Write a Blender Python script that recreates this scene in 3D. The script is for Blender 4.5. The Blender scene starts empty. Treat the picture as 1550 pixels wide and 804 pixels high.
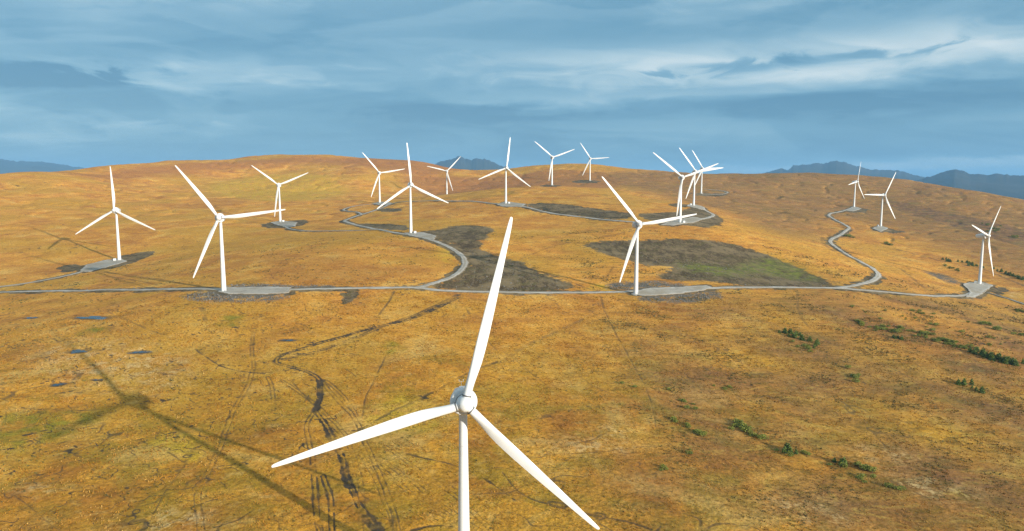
# Wind farm on an autumn moor, seen from the air. Units are metres; the camera hangs 120 m above the origin and looks north (+Y).
import bpy, math, random
import numpy as np
from mathutils import Vector, Matrix, Euler, geometry
C = bpy.context.scene.collection
R = math.radians
random.seed(7)

# ---------------------------------------------------------------- camera
cam_d = bpy.data.cameras.new('camera'); cam = bpy.data.objects.new('camera', cam_d); C.objects.link(cam)
cam_d.sensor_width = 36.0; cam_d.lens = 24.333; cam_d.clip_start = 1.0; cam_d.clip_end = 120000.0
cam.location = (0, 0, 120); cam.rotation_mode = 'XYZ'
cam.matrix_world = Matrix.Translation((0, 0, 120)) @ Euler((R(90 - 6.93), 0, 0)).to_matrix().to_4x4() @ Matrix.Rotation(R(0.125), 4, 'Z')
bpy.context.scene.camera = cam

# ---------------------------------------------------------------- exposure and renderer
sc = bpy.context.scene
sc.view_settings.view_transform = 'Standard'; sc.view_settings.look = 'None'
sc.view_settings.gamma = 1.0; sc.view_settings.use_curve_mapping = False
EV = 1.68
sc.view_settings.exposure = EV
sc.render.engine = 'CYCLES'
sc.cycles.use_denoising = True; sc.cycles.denoising_prefilter = 'NONE'
sc.cycles.max_bounces = 5; sc.cycles.diffuse_bounces = 2; sc.cycles.glossy_bounces = 2; sc.cycles.volume_bounces = 1
sc.cycles.transparent_max_bounces = 4; sc.cycles.use_adaptive_sampling = True; sc.cycles.adaptive_threshold = 0.012

# ---------------------------------------------------------------- node helpers
class NT:
    def __init__(s, tree):
        s.t = tree; s.n = tree.nodes; s.l = tree.links
    def put(s, sock, v):
        if v is None: return
        if hasattr(v, 'is_linked'): s.l.new(v, sock)
        elif isinstance(v, (tuple, list)) and len(v) == 3 and sock.type == 'RGBA': sock.default_value = (*v, 1)
        else: sock.default_value = v
    def m(s, op, a, b=None, c=None, clamp=False):
        q = s.n.new('ShaderNodeMath'); q.operation = op; q.use_clamp = clamp
        s.put(q.inputs[0], a)
        if b is not None: s.put(q.inputs[1], b)
        if c is not None: s.put(q.inputs[2], c)
        return q.outputs[0]
    def vm(s, op, a, b):
        q = s.n.new('ShaderNodeVectorMath'); q.operation = op; s.put(q.inputs[0], a)
        if b is not None: s.put(q.inputs[1], b)
        return q.outputs[0]
    def noise(s, vec, scale, detail=2.0, rough=0.5, dist=0.0):
        q = s.n.new('ShaderNodeTexNoise'); s.put(q.inputs['Vector'], vec)
        q.inputs['Scale'].default_value = scale; q.inputs['Detail'].default_value = detail
        q.inputs['Roughness'].default_value = rough; q.inputs['Distortion'].default_value = dist
        return q.outputs['Fac']
    def rng(s, v, a, b, lo=0.0, hi=1.0, smooth=True):
        q = s.n.new('ShaderNodeMapRange'); q.interpolation_type = 'SMOOTHSTEP' if smooth else 'LINEAR'
        s.put(q.inputs[0], v); q.inputs[1].default_value = a; q.inputs[2].default_value = b
        q.inputs[3].default_value = lo; q.inputs[4].default_value = hi
        return q.outputs[0]
    def mix(s, f, a, b, mode='MIX'):
        q = s.n.new('ShaderNodeMix'); q.data_type = 'RGBA'; q.blend_type = mode
        s.put(q.inputs[0], f); s.put(q.inputs[6], a); s.put(q.inputs[7], b)
        return q.outputs[2]
    def comb(s, x, y, z):
        q = s.n.new('ShaderNodeCombineXYZ'); s.put(q.inputs[0], x); s.put(q.inputs[1], y); s.put(q.inputs[2], z); return q.outputs[0]
    def attr(s, name):
        q = s.n.new('ShaderNodeAttribute'); q.attribute_name = name; return q
    def ramp(s, f, stops):
        q = s.n.new('ShaderNodeValToRGB'); s.put(q.inputs[0], f); e = q.color_ramp.elements
        while len(e) < len(stops): e.new(0.5)
        for k, (p, c) in enumerate(stops): e[k].position = p; e[k].color = (*c, 1)
        return q.outputs[0]

# ---------------------------------------------------------------- sky: Nishita behind stratus sheets, with the sun low behind the right shoulder
SUN_EL, SUN_TRAVEL = 12.4, 48.0       # degrees above the horizon; light travels this far west of north
world = bpy.data.worlds.new('World'); sc.world = world; world.use_nodes = True
def build_sky():
    t = NT(world.node_tree); t.n.clear()
    STR = 0.1
    out = t.n.new('ShaderNodeOutputWorld'); bg = t.n.new('ShaderNodeBackground'); bg.inputs['Strength'].default_value = STR
    sky = t.n.new('ShaderNodeTexSky'); sky.sky_type = 'NISHITA'; sky.sun_disc = False
    sky.sun_elevation = R(SUN_EL); sky.sun_rotation = R(180 - SUN_TRAVEL); sky.altitude = 400
    tc = t.n.new('ShaderNodeTexCoord'); d = tc.outputs['Generated']
    sp = t.n.new('ShaderNodeSeparateXYZ'); t.put(sp.inputs[0], d); x, y, z = sp.outputs
    zz = t.m('ABSOLUTE', z)
    # cloud sheet in plan: direction divided by height, compressed towards the horizon
    k = t.m('DIVIDE', 1.0, t.m('ADD', zz, 0.13))
    px = t.m('MULTIPLY', x, k); py = t.m('MULTIPLY', y, k)
    az = t.m('ARCTAN2', x, y); el = t.m('ARCSINE', z)
    plan = t.comb(t.m('MULTIPLY', px, 0.50), t.m('MULTIPLY', py, 1.3), 0.0)
    n1 = t.noise(plan, 0.9, 5, 0.52, 0.35)                                                              # broad sheets
    n2 = t.noise(t.comb(t.m('MULTIPLY', px, 0.7), t.m('MULTIPLY', py, 1.7), 3.7), 1.1, 6, 0.5, 0.7)   # rolls within the sheet
    n3 = t.noise(t.comb(t.m('MULTIPLY', az, 1.7), t.m('MULTIPLY', el, 7.5), 8.1), 1.9, 6, 0.5, 0.7)   # banks stacked towards the horizon
    n4 = t.noise(t.comb(t.m('MULTIPLY', az, 5.0), t.m('MULTIPLY', el, 17.0), 2.2), 2.0, 6, 0.56, 1.0)     # shreds
    v = t.m('MULTIPLY', t.m('SUBTRACT', n1, 0.5), 0.45)
    v = t.m('ADD', v, t.m('MULTIPLY', t.m('SUBTRACT', t.rng(n2, .44, .56), 0.5), 0.10))
    v = t.m('ADD', v, t.m('MULTIPLY', t.m('SUBTRACT', t.rng(n3, .465, .535), 0.5), 0.12))
    v = t.m('ADD', v, t.m('MULTIPLY', t.m('SUBTRACT', n3, 0.5), 0.28))
    v = t.m('ADD', v, t.m('MULTIPLY', t.m('SUBTRACT', n4, 0.5), 0.20))
    v = t.m('ADD', v, t.m('MULTIPLY', zz, 0.85)); v = t.m('ADD', v, 0.225)
    # separate cloud banks (azimuth, elevation, half widths in degrees, strength), ragged by the same noise
    wob = t.m('MULTIPLY', t.m('SUBTRACT', n4, 0.5), 0.16)
    wob2 = t.m('ADD', t.m('MULTIPLY', t.m('SUBTRACT', n3, 0.5), 0.03), t.m('MULTIPLY', t.m('SUBTRACT', n4, 0.5), 0.035))
    for a0, e0, sa, se, amp, pw in SKY_BANKS:
        da = t.m('DIVIDE', t.m('SUBTRACT', t.m('ADD', az, t.m('MULTIPLY', wob, 3.0)), R(a0)), R(sa))
        de = t.m('DIVIDE', t.m('SUBTRACT', t.m('ADD', el, wob2), R(e0)), R(se))
        g = t.m('POWER', 2.718, t.m('MULTIPLY', t.m('POWER', t.m('ADD', t.m('MULTIPLY', da, da), t.m('MULTIPLY', de, de)), pw), -1.0))
        v = t.m('ADD', v, t.m('MULTIPLY', g, amp * 1.45))
    ex = 2.0 ** EV * STR
    def c(r, g, b): return (r / ex, g / ex, b / ex)
    cloud = t.ramp(v, [(0.0, c(.075, .225, .365)), (0.28, c(.138, .322, .465)), (0.52, c(.232, .425, .555)), (0.76, c(.43, .595, .675)), (1.0, c(.70, .79, .81))])
    t.put(bg.inputs['Color'], t.mix(0.94, sky.outputs[0], cloud))
    t.l.new(bg.outputs[0], out.inputs['Surface'])
SKY_BANKS = [(-35, 7.0, 5.5, .95, -.30, 2.5), (-22, 7.6, 9, 1.7, .17, 2.2), (-36, 4.0, 6.5, 1.7, .19, 2.5), (-29, 3.8, 2.8, .9, .12, 2), (22, 9.0, 20, 1.9, .30, 1.3), (32, 9.6, 10, 2.2, .12, 1),
             (17.5, 8.75, 4.6, .40, -.36, 1.6), (25.5, 8.9, 3.6, .36, -.28, 1.6), (30, 5.8, 13, 1.1, -.26, 1.7), (-3, 5.4, 10, .85, -.22, 2), (12, 6.7, 14, .5, .11, 1.3), (6, 2.2, 17, 1.4, -.14, 1.3),
             (27, 1.05, 14, .5, .46, 1.6), (-20, 14.3, 9, 1.2, .2, 1), (5, 12.5, 14, 1.8, -.10, 1.3), (-10, 10.3, 9, .9, -.08, 1.6)]
build_sky()
sun_d = bpy.data.lights.new('sun', 'SUN'); sun = bpy.data.objects.new('sun', sun_d); C.objects.link(sun)
sun_d.energy = 2.95; sun_d.angle = R(0.65); sun_d.color = (1.0, 0.92, 0.79)
_v = Vector((-math.sin(R(SUN_TRAVEL)) * math.cos(R(SUN_EL)), math.cos(R(SUN_TRAVEL)) * math.cos(R(SUN_EL)), -math.sin(R(SUN_EL))))
sun.rotation_euler = _v.to_track_quat('-Z', 'Y').to_euler(); sun.location = (300, -300, 400)

# ---------------------------------------------------------------- layout in metres (x east, y north)
LOWLAND = -150.0
ROADS = [('main', 6.0,
  [(-527.3, 653.5), (-476.3, 654.7), (-434.2, 642.1), (-395.0, 633.1), (-319.4, 602.4), (-264.1, 575.9), (-233.9, 563.3), (-201.9, 559.0), (-182.7, 561.4), (-150.3, 566.2), (-128.4, 571.0), (-103.0, 577.1),
   (-80.3, 582.2), (-70.8, 577.6), (-59.6, 576.7), (-40.2, 578.3), (2.8, 579.5), (48.1, 585.4), (83.4, 595.1), (110.2, 600.0), (151.0, 613.0), (185.8, 620.8), (228.1, 630.1), (281.2, 640.1), (311.6, 648.1),
   (331.4, 647.5), (373.3, 660.3), (441.0, 701.8), (482.8, 732.3), (518.8, 771.5), (552.5, 811.8)]),
 ('loop', 6.5,
  [(-80.3, 581.7), (-70.4, 593.7), (-61.2, 610.7), (-53.7, 626.3), (-48.7, 648.2), (-46.4, 679.4), (-48.2, 705.8), (-53.6, 729.4), (-69.4, 767.4), (-90.5, 807.0), (-107.4, 830.9), (-121.2, 848.3), (-160.6, 893.3),
   (-196.0, 958.0), (-241.0, 1038.5), (-265.5, 1088.3), (-270.6, 1138.7), (-259.1, 1196.9), (-245.6, 1232.7), (-242.2, 1306.9), (-240.0, 1362.3), (-226.8, 1393.0), (-198.1, 1387.4), (-147.2, 1343.5), (-91.6, 1280.2),
   (-46.7, 1220.5), (-12.4, 1167.3), (18.3, 1143.1), (38.2, 1098.4), (59.6, 1063.2), (95.2, 1020.3), (135.5, 969.1), (170.5, 930.9), (210.0, 929.0), (254.6, 967.6), (298.0, 1047.1), (331.4, 1133.3), (331.7, 1181.3),
   (325.2, 1212.3), (320.1, 1224.1)]),
 ('t574', 4.5, [(-259.1, 1196.9), (-277.4, 1238.1), (-300.9, 1267.6), (-316.0, 1292.8), (-318.9, 1323.1), (-311.6, 1351.7), (-301.5, 1376.6), (-284.7, 1390.4), (-267.3, 1389.8)]),
 ('t422', 4.5, [(-181.9, 928.1), (-210.4, 936.3), (-242.0, 951.3), (-274.1, 971.7), (-302.4, 988.4), (-324.4, 1013.0), (-350.3, 1065.7), (-372.2, 1113.5)]),
 ('t178', 5.0, [(-524.7, 666.6), (-509.2, 680.6), (-496.2, 692.1), (-483.5, 715.9), (-474.9, 735.7), (-473.9, 757.4), (-478.2, 789.1), (-475.9, 821.2)]),
 ('right', 6.5,
  [(305.8, 646.4), (329.0, 662.0), (359.2, 696.2), (391.0, 736.2), (417.9, 780.4), (431.1, 815.2), (438.6, 866.2), (445.6, 921.5), (461.7, 987.6), (471.6, 1025.2), (507.0, 1097.2), (550.6, 1160.9), (595.0, 1233.2),
   (629.6, 1287.8), (640.7, 1329.4), (656.4, 1419.8), (671.8, 1476.9), (712.6, 1539.8), (763.4, 1591.1), (807.9, 1645.3)]),
 ('t1061', 4.0, [(459.7, 1688.3), (494.8, 1709.6), (537.0, 1757.6), (557.3, 1791.1), (551.5, 1811.8), (535.3, 1833.3), (504.7, 1829.6)]),
 ('t1483b', 3.0, [(551.1, 797.9), (558.2, 780.2), (561.9, 746.9), (563.5, 704.2)])]
PADS = [('t336', [(-238.6, 570.8), (-206.1, 569.5), (-183.2, 568.2), (-180.5, 551.3), (-198.6, 548.1), (-228.7, 550.5), (-240.2, 558.9)]),
 ('t961', [(102.6, 589.4), (115.3, 605.9), (142.8, 616.1), (178.9, 628.2), (182.9, 621.1), (167.4, 608.0), (137.5, 592.5), (112.9, 583.7)]),
 ('t178', [(-478.7, 760.3), (-498.1, 802.9), (-491.2, 828.5), (-476.8, 837.1), (-459.0, 819.3), (-460.9, 785.5), (-463.7, 752.5)]),
 ('t621', [(-136.2, 873.0), (-112.8, 872.9), (-93.0, 844.3), (-91.7, 811.4), (-107.1, 828.4), (-127.5, 848.4)]),
 ('t1483', [(547.6, 832.4), (567.6, 850.5), (589.5, 864.8), (596.8, 849.6), (556.7, 803.9), (501.3, 739.5), (482.8, 726.8), (515.1, 769.2), (533.4, 800.6)]),
 ('t422', [(-393.9, 1127.2), (-386.0, 1155.4), (-348.9, 1121.0), (-332.5, 1061.0), (-340.7, 1045.6), (-364.2, 1080.1)]), ('t1333', [(679.3, 1305.2), (721.0, 1353.6), (718.8, 1320.5), (671.5, 1259.3)]),
 ('t1029', [(196.1, 913.4), (222.1, 951.0), (266.8, 1018.3), (279.7, 1008.5), (246.2, 938.6), (212.7, 909.7)]), ('t1049', [(303.8, 1205.6), (373.6, 1429.3), (367.0, 1339.8), (332.8, 1193.5), (321.2, 1184.3)]),
 ('t766', [(-26.0, 1177.1), (-10.7, 1217.4), (23.1, 1167.1), (16.0, 1135.1), (-16.6, 1149.1)]), ('t574', [(-282.0, 1397.1), (-274.8, 1443.5), (-243.0, 1394.3), (-235.5, 1336.6), (-264.1, 1365.9)]),
 ('t1292', [(762.2, 1598.4), (823.5, 1677.9), (827.7, 1644.4), (775.1, 1581.0)])]
PATCHES = [('peat', 13,
  [(-123.7, 885.6), (-94.3, 892.3), (-71.2, 953.5), (-35.4, 939.4), (-26.8, 896.4), (-31.7, 840.2), (-39.8, 794.9), (-34.0, 746.9), (-16.2, 730.1), (3.4, 712.4), (17.5, 672.4), (50.2, 610.0), (49.0, 595.2),
   (-8.4, 582.6), (-71.5, 583.3), (-50.4, 615.2), (-43.1, 669.4), (-47.2, 732.9), (-63.5, 779.1), (-86.5, 821.1)]),
 ('peat', 14,
  [(86.6, 814.3), (145.9, 822.2), (208.4, 838.2), (247.3, 837.9), (281.5, 823.2), (286.6, 796.5), (302.7, 773.8), (312.7, 739.3), (313.9, 699.8), (317.8, 665.9), (271.8, 640.4), (228.4, 631.0), (209.3, 636.9),
   (186.4, 647.4), (141.6, 645.4), (140.2, 658.2), (165.6, 687.9), (167.6, 705.9), (131.1, 710.7), (116.5, 730.9), (95.7, 765.3)]),
 ('green', 14, [(174.3, 715.8), (200.9, 715.4), (231.0, 704.8), (274.3, 761.5), (304.1, 783.7), (312.7, 739.3), (306.2, 687.1), (275.1, 673.8), (254.1, 704.1), (218.2, 664.6), (190.5, 677.1), (175.5, 693.3)]),
 ('rubble', 5, [(84.3, 623.0), (101.5, 633.4), (145.5, 636.0), (167.7, 629.8), (128.1, 609.0), (89.0, 601.6)]),
 ('rubble', 4, [(105.5, 583.1), (134.7, 592.7), (183.4, 612.4), (181.6, 592.5), (158.9, 576.2), (123.3, 565.7), (107.9, 571.6)]),
 ('peat', 9, [(22.8, 1179.2), (52.0, 1182.3), (121.3, 1116.7), (165.3, 1046.0), (183.0, 1018.6), (152.7, 964.5), (110.0, 1010.7), (60.4, 1071.3), (35.5, 1118.6)]),
 ('peat', 9, [(186.4, 1020.0), (208.9, 1038.2), (262.4, 1087.8), (319.2, 1216.0), (341.3, 1214.0), (326.8, 1078.1), (293.4, 966.7), (247.9, 908.9), (208.0, 919.1), (189.2, 954.0)]),
 ('peat', 5, [(-247.5, 1273.2), (-207.5, 1288.6), (-188.7, 1192.1), (-236.1, 1214.1)]), ('peat', 4, [(-241.9, 1042.4), (-195.6, 1023.7), (-150.2, 970.5), (-128.3, 894.6), (-161.3, 911.7), (-207.4, 986.4)]),
 ('peat', 4, [(-401.0, 1099.1), (-388.2, 1131.3), (-369.8, 1156.5), (-342.7, 1160.7), (-321.3, 1095.9), (-339.5, 1035.5), (-380.0, 1057.6)]),
 ('rubble', 4, [(-272.0, 559.5), (-260.2, 567.1), (-238.5, 554.6), (-198.3, 547.2), (-177.8, 549.4), (-178.0, 536.8), (-202.0, 528.6), (-244.1, 531.1)]),
 ('rubble', 3, [(-243.1, 586.0), (-210.7, 582.5), (-152.9, 576.1), (-147.9, 567.4), (-237.4, 571.8)]), ('peat', 3, [(-141.0, 550.5), (-133.3, 563.6), (-123.1, 561.6), (-126.7, 530.1), (-132.7, 527.5)]),
 ('peat', 4, [(-472.4, 785.6), (-472.1, 818.7), (-484.0, 868.0), (-456.7, 878.4), (-443.4, 844.2), (-445.6, 792.2), (-447.3, 762.0)]),
 ('peat', 4, [(-523.6, 788.7), (-522.0, 816.5), (-500.2, 803.9), (-478.1, 755.9), (-497.6, 760.0)]), ('peat', 5, [(148.3, 1914.3), (176.4, 1966.1), (241.8, 1953.1), (234.7, 1865.3)]),
 ('peat', 5, [(61.5, 1516.7), (134.0, 1891.3), (113.9, 1505.7), (62.8, 1480.6)]), ('peat', 5, [(419.4, 1636.8), (482.1, 1752.7), (550.3, 1757.6), (512.6, 1687.5)]),
 ('peat', 4, [(273.2, 1213.0), (366.2, 1427.1), (321.8, 1221.6), (271.2, 1164.1)]), ('peat', 4, [(750.7, 1577.2), (828.9, 1659.5), (835.1, 1615.7), (774.2, 1563.5)]),
 ('peat', 4, [(699.3, 1319.6), (729.2, 1340.0), (738.8, 1293.1), (703.2, 1253.2), (680.9, 1265.6)]), ('rubble', 4, [(527.5, 879.6), (554.7, 900.5), (559.5, 873.2), (558.1, 847.3), (536.1, 823.2), (520.8, 831.1)]),
 ('peat', 3, [(597.9, 851.3), (609.0, 835.5), (561.3, 788.0), (561.0, 803.2)]), ('pale', 3, [(584.6, 813.4), (608.1, 828.6), (606.2, 807.2), (575.3, 772.3), (569.0, 784.7)]),
 ('heather', 60,
  [(267.9, 2185.3), (2762.5, 3160.4), (707.7, 790.4), (634.2, 836.6), (692.0, 993.0), (719.8, 1203.7), (722.4, 1389.3), (689.6, 1486.3), (430.2, 1022.1), (372.0, 1011.4), (418.7, 1353.7), (337.7, 1582.1),
   (281.7, 1921.5)]),
 ('brown', 70, [(127.0, 583.4), (738.3, 825.6), (161.2, 168.4), (68.6, 163.5), (68.5, 247.7), (73.0, 361.3)]),
 ('dark', 12, [(939.9, 1783.0), (986.8, 1660.0), (1004.5, 1452.7), (1018.2, 1340.5), (835.3, 1095.2), (867.5, 1300.4), (892.5, 1508.0), (900.8, 1626.1)]),
 ('yellow', 25, [(-781.9, 1770.9), (-824.2, 1998.7), (-715.1, 2126.9), (-531.6, 2039.8), (-440.7, 1856.3), (-402.9, 1485.8), (-497.7, 1473.6), (-632.3, 1564.6)]),
 ('rust', 45,
  [(-1048.0, 1663.4), (-1105.3, 1964.0), (-943.4, 2242.9), (-756.2, 2389.8), (-487.5, 2397.9), (-454.6, 4172.0), (-158.5, 2224.3), (-311.0, 2115.2), (-499.6, 2246.6), (-722.6, 2281.5), (-891.8, 2117.6),
   (-1012.7, 1796.2)]),
 ('rust', 30, [(-354.7, 2138.6), (-178.2, 2206.7), (-31.3, 2159.7), (133.2, 2177.7), (289.1, 2112.1), (339.3, 1938.5), (150.3, 1512.5), (-79.5, 1515.8), (-287.3, 1950.9)]),
 ('green', 10, [(-254.0, 338.3), (-225.3, 333.4), (-215.2, 341.4), (-204.3, 330.7), (-206.1, 299.5), (-220.7, 286.3), (-252.9, 330.6)]), ('green', 5, [(-305.3, 484.6), (-287.4, 483.3), (-279.2, 465.4), (-293.3, 464.9)]),
 ('green', 5, [(-210.7, 493.6), (-199.0, 496.9), (-189.1, 471.2), (-201.6, 471.5)]), ('green', 5, [(-84.0, 440.6), (-72.9, 443.7), (-69.3, 421.3), (-80.1, 424.1)]),
 ('yellow', 5, [(-166.4, 308.7), (-155.1, 311.2), (-136.2, 296.7), (-130.6, 281.0), (-142.3, 284.2), (-157.8, 294.6)]), ('yellow', 8, [(-62.8, 359.7), (-39.8, 327.4), (-32.4, 312.1), (-51.6, 309.8), (-70.6, 320.8)]),
 ('yellow', 6, [(-84.0, 793.4), (-65.0, 744.4), (-59.7, 682.0), (-70.2, 702.5)]), ('yellow', 6, [(73.0, 626.6), (87.4, 617.4), (85.8, 598.9), (66.0, 597.5)]),
 ('pale', 6, [(-196.9, 263.6), (-188.6, 263.7), (-174.8, 257.0), (-182.7, 253.4), (-194.5, 258.6)]), ('pale', 8, [(-130.2, 236.3), (-119.2, 240.3), (-103.3, 233.8), (-103.6, 224.5), (-124.6, 225.4)]),
 ('pale', 9, [(41.8, 313.0), (49.5, 317.3), (48.5, 310.7), (41.4, 309.8)]), ('pale', 10, [(18.6, 300.2), (33.7, 302.6), (55.3, 301.7), (48.5, 293.0), (19.4, 291.3)]),
 ('pale', 14, [(157.8, 302.4), (174.0, 309.7), (183.2, 301.4), (162.2, 292.5)]), ('pale', 12, [(158.4, 280.5), (173.6, 276.1), (184.8, 266.5), (165.1, 261.9)]),
 ('pale', 12, [(103.2, 255.5), (117.5, 251.0), (124.9, 242.7), (103.7, 239.6)]), ('pale', 16, [(-312.7, 453.9), (-223.6, 439.8), (-174.6, 366.1), (-218.2, 368.4), (-287.6, 402.9)]),
 ('heather', 20, [(264.5, 533.1), (309.9, 547.2), (325.3, 509.4), (337.5, 487.0), (306.1, 485.1), (268.7, 496.1)]),
 ('heather', 25, [(230.8, 450.1), (245.6, 444.2), (261.8, 400.6), (262.7, 351.7), (244.7, 357.9), (236.0, 405.7)]),
 ('rust', 25, [(177.4, 300.7), (200.8, 290.8), (209.2, 269.2), (193.1, 247.4), (178.6, 268.2), (161.7, 286.6)])]
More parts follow.
